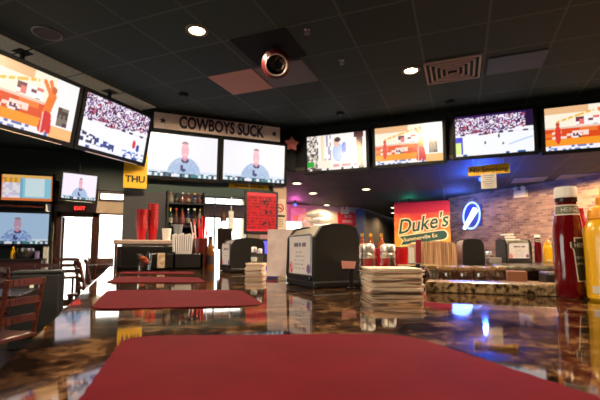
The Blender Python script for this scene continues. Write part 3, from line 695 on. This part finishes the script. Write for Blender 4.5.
# folded white napkins on top of the first dispenser's neighbour shelf: crumpled napkins behind
def crumple(label, X, Y, Z, s, rz):
    b = MB()
    for k in range(3):
        b.box((0,.02*k,.02*k), (s*(1-.15*k), s*.6, .012), rz=.3*k, bev=.004)
    o = b.build('folded_napkins', paper, loc=(X,Y,Z), rot=(0,0,rz)); return tag(o, label, 'napkins')
crumple('folded white napkins on top of the far napkin dispenser', 2.66, 2.14, 1.246, .12, .4)
crumple('folded white napkins lying on the large napkin dispenser', .53, 1.06, 1.2355, .07, .2)

# ------------------------------------------------------------------ coasters
cpr = mat('coaster_board', (226,204,184), .8); cedge = mat('coaster_print', (208,172,150), .8)
def rr_pts(s, r):
    P = []
    for cx, cy, a in ((s-r,s-r,0),(-s+r,s-r,90),(-s+r,-s+r,180),(s-r,-s+r,270)):
        for k in range(4): P.append((cx+r*cos(R(a+30*k)), cy+r*sin(R(a+30*k))))
    return P
def coasters(X, Y, Z, n, side, th, rz, where, group):
    for k in range(n):
        lab = ('top' if k == n-1 else 'bottom' if k == 0 else 'inner') 
        lab = {'top': 'cream cardboard coaster on top of ' + where, 'bottom': 'lowest cream cardboard coaster of ' + where, 'inner': 'cream cardboard coaster in the middle of ' + where}[lab]
        o = MB().prism(rr_pts(side/2, .01), 0, th*.78).build('coaster', cpr if (k*7) % 3 else cedge, loc=(X+random.uniform(-.003,.003), Y+random.uniform(-.003,.003), Z+th*k), rot=(random.uniform(-.006,.006),random.uniform(-.006,.006),rz+random.uniform(-.07,.07)))
        tag(o, lab, 'coaster', group)
coasters(.602, .835, 1.0705, 15, .128, .0038, R(-22), 'the large stack before the shakers', 'coasters in the large stack')
coasters(.463, 1.52, 1.0705, 8, .072, .0062, R(-30), 'the short stack by the pale table card', 'coasters in the short stack')

# ------------------------------------------------------------------ shakers
def shaker(label, X, Y, Z, fill, s=1, group='glass shakers with chrome lids'):
    t = thing('shaker', label, 'shaker', (X,Y,Z), group=group)
    MB().lathe([(0,.0),(.02*s,0),(.022*s,.008*s),(.0215*s,.035*s),(.0155*s,.06*s),(.0155*s,.068*s)], seg=20).build('jar', gl, t, smooth=True)
    MB().lathe([(0,.004),(.018*s,.004),(.02*s,.03*s),(0,.032*s)], seg=16).build('contents', mat('salt' if fill else 'pepper', (225,220,215) if fill else (60,48,40), .8), t)
    MB().lathe([(.0155*s,.064*s),(.0175*s,.064*s),(.0175*s,.074*s),(.0165*s,.075*s),(.0165*s,.079*s),(.0175*s,.08*s),(.0175*s,.092*s),(.0145*s,.097*s),(0,.099*s)], seg=20).build('lid', mat('soft_chrome', (240,236,232), .34, 1), t, smooth=True)
    return t
shaker('salt shaker left of the pair behind the large coaster stack', .612, .955, 1.07, True, 1.2)
shaker('pepper shaker right of the pair behind the large coaster stack', .694, .972, 1.07, False, 1.2)
shaker('small shaker with tilted lid on the short coaster stack', .452, 1.51, 1.1215, True, .62)
shaker('small pepper shaker beside it on the short coaster stack', .482, 1.53, 1.1215, False, .55)
for (X, Y, lb) in ((2.49,2.2,'small salt shaker beside the far napkin dispenser'), (2.53,2.26,'small pepper shaker beside the far napkin dispenser'), (2.98,1.99,'small shaker right of the far mustard bottle')):
    shaker(lb, X, Y, 1.076, 'salt' in lb, .85)

# ------------------------------------------------------------------ table card (clear stand), black clip stand
t = thing('table_card', 'pale pinkish table card in a clear stand between the two black dispensers', 'table card', (.475,1.285,1.0715), R(-32))
MB().box((0,0,.09), (.088,.003,.16), M=Matrix.Rotation(R(-4),4,'X')).build('card', mat('pink_card', (236,216,214), .5, noise=(20,(205,175,180),.7)), t)
MB().box((0,.006,.002), (.092,.05,.003)).box((0,.004,.03), (.092,.0015,.055)).build('stand', gl, t)
t = thing('clip_stand', 'slim black stand holding a pink paper slip beside the large dispenser', 'clip stand', (.532,.905,1.0705), R(-23))
MB().box((0,0,.03), (.009,.006,.06)).box((0,0,.002), (.022,.03,.004)).box((-.01,0,.062), (.03,.006,.005)).build('stand', black, t)
MB().prism([(-.024,0),(.008,0),(.012,.018),(-.026,.02)], 0, .002, M=Matrix.Translation((0,-.004,.052)) @ Matrix.Rotation(R(90),4,'X')).build('slip', mat('pink_paper', (220,150,140), .8), t)

# ------------------------------------------------------------------ ketchup and mustard
kp = mat('ketchup_red', (96,6,14), .12, coat=.6); kl = mat('label_cream', (206,196,186), .5); klg = mat('label_grey_green', (92,96,84), .5)
PROF = [(0,0),(.030,0),(.0325,.004),(.033,.05),(.0345,.1),(.0345,.128),(.032,.15),(.0285,.172),(.0245,.188),(.0225,.2),(.0215,.207)]
def rad(z):
    for (r0, z0), (r1, z1) in zip(PROF[1:], PROF[2:]):
        if z0 <= z <= z1: return r0+(r1-r0)*(z-z0)/(z1-z0)
    return .03
def wrapped(pts, name, m, parent, off, zoff, a0, th=.0006):
    """a flat outline (x, z) wrapped round the bottle"""
    me_b = bmesh.new(); vs = []
    for x, z in pts:
        r = rad(z)+off; a = a0+x/r; vs.append(me_b.verts.new((r*cos(a), r*sin(a), z)))
    f = me_b.faces.new(vs)
    bmesh.ops.triangulate(me_b, faces=[f])
    mb = MB(); mb.bm.free(); mb.bm = me_b
    return mb.build(name, m, parent)
def grid_wrap(outline, name, m, parent, off, a0, n=12):
    """outline given as list of (z, xl, xr) rows, densely subdivided"""
    b = MB(); rows = []
    for z, xl, xr in outline:
        r = rad(z)+off; rows.append([b.bm.verts.new((r*cos(a0+(xl+(xr-xl)*k/n)/r), r*sin(a0+(xl+(xr-xl)*k/n)/r), z)) for k in range(n+1)])
    for A, B_ in zip(rows, rows[1:]):
        for k in range(n): b.bm.faces.new([A[k], A[k+1], B_[k+1], B_[k]])
    return b.build(name, m, parent, smooth=True)
def wraptext(body, size, m, parent, a0, z0, off):
    c = bpy.data.curves.new('t', 'FONT'); c.body = body; c.size = size; c.align_x = 'CENTER'; c.align_y = 'CENTER'; c.resolution_u = 3
    t_ = bpy.data.objects.new('tmp', c); COL.objects.link(t_); bpy.context.view_layer.update()
    me = bpy.data.meshes.new_from_object(t_.evaluated_get(bpy.context.evaluated_depsgraph_get())); bpy.data.objects.remove(t_)
    me.materials.clear(); me.materials.append(m)
    for v in me.vertices:
        x, y = v.co.x, v.co.y; z = z0+y; r = rad(z)+off; a = a0+x/r; v.co = (r*cos(a), r*sin(a), z)
    o = bpy.data.objects.new('lettering', me); COL.objects.link(o); o.parent = parent; return o
def ketchup(label, X, Y, Z, rz, full=True, s=1):
    t = thing('ketchup_bottle', label, 'ketchup bottle', (X,Y,Z), rz, 'ketchup bottles'); t.scale = (s*.87,s*.87,s)
    MB().lathe(PROF+[(0,.207)], seg=36).build('bottle', kp, t, smooth=True)
    MB().lathe([(.0225,.205),(.0245,.206),(.0245,.214),(.0225,.215)], seg=32).build('neck_ring', mat('dark_collar', (44,10,14), .3), t, smooth=True)
    b = MB(); P = [(0,.214),(.0225,.214),(.0255,.215),(.0245,.236),(.0235,.2385),(0,.239)]; b.lathe(P, seg=36).build('cap', white, t, smooth=True)
    a0 = R(-90)
    rows = [(.176+.003*k, -.03, .03) for k in range(7)]
    grid_wrap([(z, -.04, .04) for z in (.176,.18,.184,.188,.192,.196,.199)], 'neck_label', kl, t, .0006, a0, 20)
    grid_wrap([(z, -.037, .037) for z in (.179,.184,.188,.192,.196)], 'neck_label_field', klg, t, .001, a0, 20)
    if full:
        wraptext('HEINZ', .014, kl, t, a0, .1875, .0014)
        a1 = R(-58)
        def keyst(m_, off, g):   # keystone outline in rows
            return grid_wrap([(.035+g,-.013+g,.013-g)]+[(z,-(.013+.008*(z-.035)/.07)+g,(.013+.008*(z-.035)/.07)-g) for z in (.05,.065,.08,.095)]+[(.104-g*.3,-.0215+g,.0215-g),(.106,-.026+g,.026-g),(.118,-.0265+g,.0265-g),(.1185,-.018+g,.018-g),(.128-g,-.018+g,.018-g)], 'front_label', m_, t, off, a1, 10)
        keyst(kl, .0005, 0); keyst(mat('label_dark', (40,34,30), .5), .001, .0025)
        wraptext('HEINZ', .013, kl, t, a1, .111, .0014); wraptext('TOMATO', .0075, kl, t, a1, .085, .0014); wraptext('KETCHUP', .0065, kl, t, a1, .072, .0014)
    return t
ketchup('big red ketchup bottle with a white cap in the right foreground', .868, .564, 1.0702, R(-50+10), True, .985)
ketchup('small far ketchup bottle behind, on the granite slab', 2.82, 2.06, 1.0765, 0, False, .87)
ym = mat('mustard_yellow', (230,172,8), .3, coat=.3)
def mustard(label, X, Y, Z, rz, s=1):
    t = thing('mustard_bottle', label, 'mustard bottle', (X,Y,Z), rz, 'mustard bottles'); t.scale = (s,s,s)
    MB().lathe([(0,0),(.034,0),(.038,.005),(.038,.07),(.0392,.125),(.0375,.142),(.031,.158),(.025,.163),(0,.164)], seg=36).build('bottle', ym, t, smooth=True)
    MB().lathe([(.027,.16),(.03,.162),(.03,.178),(.024,.186),(.015,.19),(.014,.205),(.008,.21),(.007,.225),(0,.226)], seg=28).build('spout_cap', mat('deep_yellow', (236,150,10), .35), t, smooth=True)
    b = MB(); rr_ = .0385
    vs = [[b.bm.verts.new((rr_*cos(R(a)), rr_*sin(R(a)), z)) for a in range(-165,-100,5)] for z in (.015,.03)]
    for k in range(len(vs[0])-1): b.bm.faces.new([vs[0][k], vs[0][k+1], vs[1][k+1], vs[1][k]])
    b.build('label', kl, t)
    return t
mustard('big yellow mustard bottle cut by the right edge', .880, .495, 1.0702, R(-30))
mustard('small far yellow mustard bottle on the granite slab', 2.9, 2.04, 1.0765, 0, .8)
t = thing('sauce_bottle', 'dark sauce bottle with a red neck, half hidden behind the mustard', 'sauce bottle', (1.0,.628,1.0702))
MB().lathe([(0,0),(.03,0),(.032,.01),(.032,.12),(.026,.15),(.015,.175),(.013,.19)], seg=24).build('bottle', mat('dark_sauce', (40,28,30), .2), t, smooth=True)
MB().lathe([(.034,.14),(.03,.155),(.018,.18),(.016,.2),(0,.201)], seg=24).build('collar', redp, t, smooth=True)

# ------------------------------------------------------------------ drinking glasses on the drain station
proto = thing('tumbler', 'upside-down clear tumbler at the left end of the front row on the glass station', 'glass', (0,0,0), 0, 'upside-down tumblers on the glass station')
MB().lathe([(.030,0),(.031,.002),(.026,.095),(.024,.1),(0,.1)], seg=20).build('tumbler_wall', glassmat('tumbler_glass', (235,228,215), base=.2), proto, smooth=True)
MB().torus((0,0,.002), .030, .0022, seg=20, seg2=6).build('rim', mat('glass_highlight', (235,205,160), .12, trans=.35), proto, smooth=True)  # highlights of the glass put into the colour of rim and base
MB().lathe([(0,.086),(.023,.086),(.025,.1),(0,.101)], seg=20).build('thick_base', mat('glass_highlight'), proto, smooth=True)
first = True
for r_ in range(3):
    for k in range(6):
        gx = -.19 + .068*k + .016*(r_ % 2); gy = 1.98 + .078*r_; X, Y = G(gx, gy)
        if k >= 5 and r_ == 0: continue
        lb = 'clear upside-down tumbler in the %s row of the glass station, %s' % (['front','middle','back'][r_], ['at its left end','second from its left end','third from its left end','fourth from its left end','fifth from its left end','at its right end'][k])
        if first: proto.location = (X,Y,.993); proto['label'] = lb; first = False
        else: dup(proto, (X,Y,.993), 0, lb)
X, Y = G(.22, 1.96); tag(MB().box((0,0,.045), (.075,.05,.085), bev=.003).build('brown_box', mat('brown_card', (128,78,56), .7), loc=(X,Y,.993), rot=(0,0,GR)), 'small brown box right of the upside-down tumblers', 'box')
X, Y = G(.52, 2.3); t = thing('black_bin', 'black bin with a white curled mark under the granite slab', 'bin', (X,Y,.993), GR)
MB().box((0,0,.035), (.3,.2,.07), bev=.01).build('body', black, t)
MB().torus((0,0,0), .018, .003, M=Matrix.Translation((0,-.101,.035)) @ Matrix.Rotation(R(90),4,'X')).build('white_mark', white, t)
# tambour-style wooden box with rounded top
t = thing('slatted_wooden_box', 'tan slatted wooden box with a rounded top below the red banner', 'wooden box', (*G(-.2,3.14),1.04), R(-23))
prof = [(-.16,0),(-.16,.15),(-.15,.175),(-.12,.188),(0,.196),(.12,.188),(.15,.175),(.16,.15),(.16,0)]
MB().prism(prof, -.07, .07, M=Matrix.Rotation(R(90),4,'X')).build('body', woodmat('slatted_tan_wood', (138,96,66), (206,166,128), (90,4,4), .6), t)
b = MB()
for k in range(22): b.cyl((-.152+.0145*k,-.071,.003), (-.152+.0145*k,-.071,.165+.02*sin(pi*k/21)), .0045, seg=6)
b.build('front_slats', MATS['slatted_tan_wood'], t)
tag(MB().box((0,0,.02), (.09,.06,.04), bev=.004).build('sugar_caddy', mat('grey_plastic', (128,118,116), .5), loc=(2.44,2.13,1.0762), rot=(0,0,R(-23))), 'low grey sugar caddy left of the far shakers', 'caddy')
# red tumblers, black holder, orange lamps behind coasters
t0 = thing('red_tumbler', 'red plastic tumbler, left of the red group behind the shakers', 'cup', (*G(-.56,2.62),.98), 0, 'red tumblers behind the coaster stack')
MB().lathe([(0,0),(.035,0),(.044,.2),(.041,.2),(.033,.01),(0,.01)], seg=20).build('cup_wall', redp, t0, smooth=True); MB().torus((0,0,.2), .043, .003, seg=20, seg2=6).build('rim', redp, t0, smooth=True)
dup(t0, (*G(-.46,2.58),.98), 0, 'red plastic tumbler, middle of the red group behind the shakers'); dup(t0, (*G(-.35,2.6),.98), 0, 'red plastic tumbler, right of the red group behind the shakers')
tag(MB().box((0,0,.49), (.4,.38,.98), bev=.01).build('ice_cabinet', black, loc=(*G(-.47,2.62),0), rot=(0,0,GR)), 'black under-bar cabinet holding the red tumblers', 'cabinet')
t = thing('menu_caddy', 'black caddy with a white card and red menus between shakers and wooden box', 'caddy', (1.02,1.25,1.0), R(-23))
MB().box((0,0,.06), (.055,.05,.12), bev=.004).build('holder', black, t)
MB().box((-.015,0,.15), (.02,.004,.06)).build('white_card', white, t); MB().box((.014,.005,.15), (.02,.006,.12)).build('red_menu', mat('dark_red_card', (140,22,38), .6), t)
MB().box((0,0,-.02), (.12,.12,.04)).build('foot', black, t)
tag(MB().box((0,0,.48), (.26,.31,.96), bev=.01).build('under_bar_shelf', mat('dark_metal'), loc=(*G(-.14,1.53),0), rot=(0,0,GR)), 'narrow dark shelf carrying the black menu caddy', 'shelf')
for X, Y, lb in ((.9,1.15,'small stemmed glass right of the shakers'), (.98,1.13,'small stemmed glass left of the slatted wooden box')):
    t = thing('stemmed_glass', lb, 'glass', (X,Y,.962), 0, 'small glasses by the shakers')
    MB().lathe([(0,0),(.03,.002),(.006,.01),(.005,.05),(.024,.08),(.032,.12),(.029,.155)], seg=20).build('bowl', glassmat('tumbler_glass'), t, smooth=True)
    MB().torus((0,0,.155), .029, .0018, seg=20, seg2=6).build('rim', mat('glass_highlight'), t, smooth=True)
for k, (X, Y) in enumerate(((2.16,3.45),(2.24,3.42),(2.34,3.38))):
    t = thing('amber_bottle', ['leftmost amber bottle behind the large dispenser','middle amber bottle behind the shakers','amber bottle nearest the red tumblers'][k], 'bottle', (X,Y,1.1), 0, 'glowing amber bottles behind the shakers')
    MB().lathe([(0,0),(.035,0),(.036,.12),(.014,.17),(.013,.21)], seg=18).build('body', mat('amber_glass', (200,90,30), .1, trans=.6), t, smooth=True)
    MB().lathe([(.015,.205),(.016,.235),(0,.236)], seg=12).build('cap', mat('gold_cap', (226,170,60), .3, .6), t, smooth=True)
tag(MB().box((2.3,3.45,.55), (.8,.4,1.1), bev=.01).build('bottle_cabinet', darkwood), 'dark wooden cabinet carrying the amber bottles', 'cabinet')

# ------------------------------------------------------------------ far end of the left bar arm
t = thing('bar_caddy', 'black straw and napkin caddy with compartments at the far end of the bar', 'bar caddy', (.16,2.24,1.0702), 0)
MB().box((0,0,.006), (.42,.17,.012), bev=.003).box((0,.08,.06), (.42,.012,.12), bev=.003).box((-.2,0,.05), (.012,.17,.1)).box((-.06,0,.045), (.01,.17,.09)).box((.06,0,.045), (.01,.17,.09)).box((.2,0,.04), (.012,.17,.09)).box((.07,-.08,.04), (.28,.01,.08), bev=.003).box((-.13,-.08,.012), (.14,.01,.022)).build('tray', black, t)
tag(MB().box((0,0,0), (.035,.02,.075)).build('sugar_packets', mat('tan_packets', (176,140,110), .8, noise=(60,(220,200,180),1)), loc=(.155,2.135,1.118)), 'tan sugar packets in the front of the black caddy', 'sugar packets')
b = MB()
for k in range(9): b.box((-.035+.009*k,.0,.085+.004*sin(k*2.1)), (.006,.08,.17), M=Matrix.Rotation(R(-4+k),4,'Y'))
tag(b.build('napkin_bundle', mat('napkin_white', (235,230,232), .8), loc=(.265,2.22,1.085)), 'white beverage napkins standing upright in the black caddy', 'napkins')
# glass with orange garnish
t = thing('garnish_glass', 'short clear glass holding orange fruit, in front of the black caddy', 'glass', (.075,2.09,1.0702))
MB().lathe([(0,0),(.03,0),(.037,.085),(.035,.085),(.028,.006),(0,.006)], seg=24).build('glass', gl, t, smooth=True)
b = MB()
for k in range(5): b.lathe([(0,-.012),(.01,-.008),(.014,0),(.01,.008),(0,.012)], c=(.012*cos(k*1.9),.012*sin(k*1.9),.045+.008*(k%3)), seg=10)
b.build('fruit', mat('orange_fruit', (206,84,40), .5), t, smooth=True)
# straw cup
t = thing('straw_cup', 'tall dark red cup right of the white napkins', 'cup', (.372,2.29,1.0702))
MB().lathe([(0,0),(.036,0),(.04,.165),(.037,.165),(.033,.006),(0,.006)], seg=24).build('wall', mat('dark_red_glass', (84,26,26), .2, coat=.5), t, smooth=True)
MB().torus((0,0,.165), .039, .002, seg=24, seg2=6).build('rim', redp, t, smooth=True)
for k in range(16):
    a = k*2.4; r_ = .008+.022*((k*5) % 7)/7; h_ = .22+.09*((k*3) % 5)/5; ln = .03*((k*5) % 7)/7+.004
    o = MB().cyl((r_*cos(a)*.4, r_*sin(a)*.4, .008), (r_*cos(a)+ln*cos(a), r_*sin(a)+ln*sin(a)*.6, h_), .0032, seg=8).build('drinking_straw', mat('straw_red', (226,26,40), .35) if k % 4 else mat('straw_white', (240,220,220), .4), loc=(.372,2.29,1.0702))
    tag(o, 'thin %s drinking straw standing in the dark red cup' % ('red' if k % 4 else 'white'), 'straw', '%s straws in the dark red cup' % ('red' if k % 4 else 'white'))
t = thing('beer_bottle', 'slim brown bottle between the straw cup and the second napkin dispenser', 'bottle', (.425,2.27,1.0702))
MB().lathe([(0,0),(.024,0),(.025,.005),(.025,.09),(.018,.115),(.011,.14),(.01,.165),(0,.166)], seg=20).build('body', mat('brown_glass', (120,70,26), .1, coat=.5), t, smooth=True)
MB().lathe([(.0115,.16),(.012,.175),(0,.177)], seg=16).build('cap', black, t); MB().lathe([(.0255,.02),(.0255,.07)], seg=20).build('label', mat('dark_label', (50,40,50), .5), t, smooth=True)
# service shelf with cups, behind the bar
t = thing('service_shelf', 'dark service shelf with a pale edge carrying the red cup stacks', 'shelf', (.18,3.72,0))
MB().box((0,0,.6), (.52,.4,1.2), bev=.01).build('cabinet', blackm, t); MB().box((0,0,1.235), (.58,.46,.035), bev=.006).build('shelf_top', mat('pale_edge', (186,160,150), .35), t)
MB().cyl((-.27,-.21,1.0), (-.27,-.21,1.22), .014).build('corner_post', chrome, t)
for X, Y, n, lb in ((.1,3.64,12,'left shorter'), (.19,3.68,16,'right taller')):
    for k in range(n):
        o = MB().lathe([(.031,0),(.040,.104),(.047,.108),(.046,.112),(.039,.11),(.031,.003),(0,.003)], seg=20).build('plastic_cup', redp, loc=(X,Y,1.2532+.0135*k), smooth=True)
        tag(o, 'nested red plastic cup of the %s stack on the service shelf, %s' % (lb, 'topmost' if k == n-1 else 'lowest' if k == 0 else 'between its neighbours'), 'cup', 'red cups nested in the %s stack' % lb)
tag(MB().lathe([(0,0),(.03,0),(.04,.1),(.038,.1),(.028,.004),(0,.004)], seg=20).build('white_cup', white, loc=(.30,3.6,1.2532), smooth=True), 'small white cup right of the red cup stacks', 'cup')
tag(MB().lathe([(0,0),(.025,0),(.042,.14),(.04,.14),(.023,.004),(0,.004)], seg=20).build('grey_cup', mat('frosted_grey', (130,138,146), .3), loc=(.4,3.66,1.2532), smooth=True), 'tall frosted grey cup right of the white cup', 'cup')
# liquor shelves
t = thing('liquor_shelf', 'dark tiered liquor shelf crowded with bottles behind the straws', 'shelf', (.74,5.9,0))
for z in (1.15, 1.5, 1.82): MB().box((0,0,z), (.5,.24,.02)).build('shelf_board', blackm, t)
MB().box((-.25,0,1.0), (.02,.24,2.0)).box((.25,0,1.0), (.02,.24,2.0)).box((0,.12,1.0), (.5,.01,2.0)).build('upright_frame', blackm, t)
cols = [((70,38,16),'amber'),((14,30,16),'dark green'),((120,112,104),'clear'),((30,16,12),'dark brown'),((18,22,60),'blue'),((84,20,20),'red')]
tops = [(212,210,200),(220,170,70),(200,60,60),(20,20,20),(235,235,235)]
n_ = 0
for si, z in enumerate((1.16, 1.51, 1.83)):
    for k in range(6):
        c, cn = cols[(n_*5+si) % 6]; X = .53+.082*k; h_ = .26+.03*((n_*3) % 3)*.5; sc = h_/.3
        if z > 1.8: sc *= .6
        b_ = thing('liquor_bottle', '%s liquor bottle on the %s liquor shelf, %s' % (cn, ['lower','middle','upper'][si], ['at its left end','second from its left','left of its middle','right of its middle','second from its right','at its right end'][k]), 'bottle', (X,5.84+.03*(k % 2),z), 0, 'liquor bottles on the dark shelf')
        MB().lathe([(0,0),(.033,0),(.034,.17*sc),(.026,.2*sc),(.012,.225*sc),(.011,.27*sc),(0,.271*sc)], seg=16).build('body', mat('liquor_'+cn, c, .12, coat=.5), b_, smooth=True)
        MB().lathe([(.013,.262*sc),(.013,.29*sc),(0,.291*sc)], seg=12).build('cap', mat('cap_%d' % (n_ % 5), tops[n_ % 5], .35), b_)
        MB().lathe([(.0345,.05*sc),(.0348,.13*sc)], seg=16).build('label', mat('bottle_label_%d' % (n_ % 3), [(120,112,96),(60,54,54),(96,36,30)][n_ % 3], .6), b_, smooth=True)
        n_ += 1
# register screen etc
t = thing('register_terminal', 'black register screen on a stand behind the second napkin dispenser', 'register', (.62,2.75,1.0))
MB().box((0,0,.25), (.1,.03,.15), M=Matrix.Rotation(R(-8),4,'X'), bev=.005).build('monitor', black, t); MB().cyl((0,.01,0), (0,.01,.2), .015).box((0,.01,.01), (.12,.1,.02)).build('stand', black, t)
MB().box((-.0,-.018,.25), (.085,.002,.13), M=Matrix.Rotation(R(-8),4,'X')).build('display', mat('dark_display', (36,26,26), .15), t)
tag(MB().box((.68,2.95,.5), (.62,.5,1.0), bev=.01).build('register_cabinet', blackm), 'black cabinet at the far end of the bar holding the register', 'cabinet')
t = thing('card_reader', 'small lit blue-violet screen right below the red menu board', 'screen', (1.5,4.5,1.0))
MB().box((0,0,.2), (.28,.05,.2), bev=.006).cyl((0,0,0), (0,0,.1), .03).build('housing', black, t)
MB().box((0,-.028,.2), (.24,.003,.15)).build('display', emat('violet_screen', (120,110,235), .9), t)
tag(MB().box((1.5,4.6,.5), (.6,.5,1.0), bev=.01).build('back_cabinet', blackm), 'black cabinet behind the bar under the violet screen', 'cabinet')
tag(MB().box((0,0,0), (.08,.01,.32)).box((0,0,.28), (.012,.008,.26)).build('white_towel', mat('towel_white', (235,232,228), .9), loc=(1.47,6.17,1.62)), 'narrow white towel hanging left of the red menu board', 'towel')
tag(MB().cyl((0,0,.16), (0,0,.42), .004).lathe([(.0,.16),(.03,.14),(.05,.02),(.045,.02),(0,.03)], seg=16).build('hanging_bell', mat('brown_brass', (96,60,44), .5, .5), loc=(1.36,6.2,1.6)), 'small brown bell hanging from the header left of the red menu board', 'bell')

# ------------------------------------------------------------------ dining side: chairs, tables, console
def chair(label, X, Y, rz, seat=.46, top=.93, w_=.42, m=redwood, group='ladder-back chairs'):
    """sitter faces local +Y, back rest at -Y"""
    t = thing('wooden_chair' if seat < .6 else 'bar_stool', label, 'chair' if seat < .6 else 'bar stool', (X,Y,0), rz, group)
    MB().box((0,0,seat-.02), (w_,.42,.04), bev=.012).build('seat', m, t)
    for s in (-1, 1):
        MB().box((s*(w_/2-.025),.18,seat/2-.02), (.036,.036,seat-.04), bev=.004).build('leg', m, t)
        lean = .07
        b = MB(); pts = [(-.0,0),(.0,seat),(-lean*.5,(seat+top)/2),(-lean,top)]
        for (y0, z0), (y1, z1) in zip(pts, pts[1:]): b.cyl((s*(w_/2-.02),-.19+y0,z0), (s*(w_/2-.02),-.19+y1,z1), .02, seg=8)
        b.build('leg', m, t)
    for k, fz in enumerate((.28,.6,.93)):
        z = seat+(top-seat)*fz; y = -.19-.07*fz
        b = MB(); n = 8
        for j in range(n):
            u0, u1 = -1+2*j/n, -1+2*(j+1)/n; mid = (u0+u1)/2
            b.box((mid*(w_/2-.02), y-.025*(1-mid*mid), z+.008*(1-mid*mid)), ((w_-.04)/n+.004,.014,.06), rz=mid*.12)
        b.build('back_slat', m, t)
    MB().box((0,.18,seat*.35), (w_-.06,.02,.03)).box((0,-.19,seat*.4), (w_-.06,.02,.03)).box((w_/2-.025,0,seat*.3), (.02,.36,.025)).box((-w_/2+.025,0,seat*.3), (.02,.36,.025)).build('stretcher', m, t)
    return t
ch = chair('reddish ladder-back wooden chair nearest the bar edge at lower left', -1.0, 4.16, R(60))
for X, Y, rz, lb in ((-1.35,3.6,R(40),'ladder-back wooden chair cut by the left edge'), (-1.6,7.0,R(-20),'ladder-back chair in front of the far console, left of the dark table'), (-1.3,7.75,R(170),'ladder-back chair on the far side of the dark table'), (-.6,7.6,R(60),'ladder-back chair right of the dark table, before the bright door')):
    dup(ch, (X,Y,0), rz, lb)
st = chair('brown ladder-back bar stool against the bright doorway, nearer one', -.35, 6.0, R(-75), .7, 1.02, .4, group='bar stools at the far end of the bar')
dup(st, (-.33,7.0,0), R(-85), 'brown ladder-back bar stool against the bright doorway, farther one'); dup(st, (-1.05,8.4,0), R(15), 'bar stool standing in front of the bright door')
def table(label, X, Y, sx, sy, h=.75):
    t = thing('dining_table', label, 'table', (X,Y,0), 0, 'dark dining tables')
    MB().box((0,0,h-.02), (sx,sy,.04), bev=.008).build('tabletop', mat('dark_tabletop', (34,20,22), .25), t)
    MB().cyl((0,0,.03), (0,0,h-.04), .04).build('pedestal', black, t); MB().box((0,0,.015), (.5,.06,.03)).box((0,0,.015), (.06,.5,.03)).build('foot', black, t)
    return t
table('dark square dining table beside the bar at the left', -1.3, 4.9, .8, .8); table('dark dining table near the far door', -1.25, 7.0, .7, .5, .85); table('dark dining table at the left edge', -2.3, 5.6, .8, .8)
t = thing('black_bin', 'black waste bin with a small white mark behind the ladder-back chair', 'bin', (-1.0,5.9,0))
MB().box((0,0,.44), (.5,.4,.88), bev=.02).build('body', mat('deep_black_plastic', (7,7,8), .6), t); MB().box((-.04,-.202,.72), (.04,.004,.08)).build('white_mark', white, t); MB().box((.05,-.202,.72), (.035,.004,.09)).build('white_mark', white, t); MB().box((0,0,.9), (.52,.42,.04), bev=.015).build('lid', mat('deep_black_plastic'), t)
t = thing('console_cabinet', 'dark red console cabinet under the low far television', 'cabinet', (-2.1,9.15,0))
MB().box((0,0,.5), (1.2,.4,.96), bev=.01).build('body', mat('dark_red_wood', (66,20,22), .5), t); MB().box((0,0,.99), (1.26,.44,.03), bev=.006).build('top', blackm, t)
for s in (-.3,.3): MB().box((s,-.205,.5), (.54,.02,.8), bev=.006).build('door', mat('dark_red_wood'), t)
tag(MB().lathe([(0,0),(.04,0),(.042,.13),(.02,.17),(.016,.22),(0,.221)], seg=18).build('squeeze_bottle', ym, loc=(-1.98,9.05,1.006), smooth=True), 'yellow squeeze bottle on the dark red console', 'bottle')
tag(MB().lathe([(0,0),(.05,0),(.13,.1),(.14,.16),(.135,.2),(.12,.2),(.1,.05),(0,.02)], seg=24).build('steel_pot', steel, loc=(-1.78,9.05,1.006), smooth=True), 'grey metal pot with a pale rim on the dark red console', 'pot')
tag(MB().lathe([(0,0),(.04,0),(.045,.14),(.04,.14),(.035,.01),(0,.01)], seg=18).build('violet_cup', mat('violet_plastic', (130,110,150), .4), loc=(-1.6,9.05,1.006), smooth=True), 'violet cup at the right end of the dark red console', 'cup')
tag(MB().box((-1.95,9.42,2.03), (.9,.12,.04)).build('wall_shelf', redwood), 'reddish wooden shelf between the two far left televisions', 'shelf')
t = thing('bench_booth', 'dark booth back along the far wall below the small window', 'booth', (-.25,8.3,0))
MB().box((0,0,.45), (.9,.12,.9), bev=.02).build('backrest', mat('dark_vinyl', (44,26,26), .4), t); MB().box((0,-.25,.22), (.9,.45,.44), bev=.03).build('seat', mat('dark_vinyl'), t)
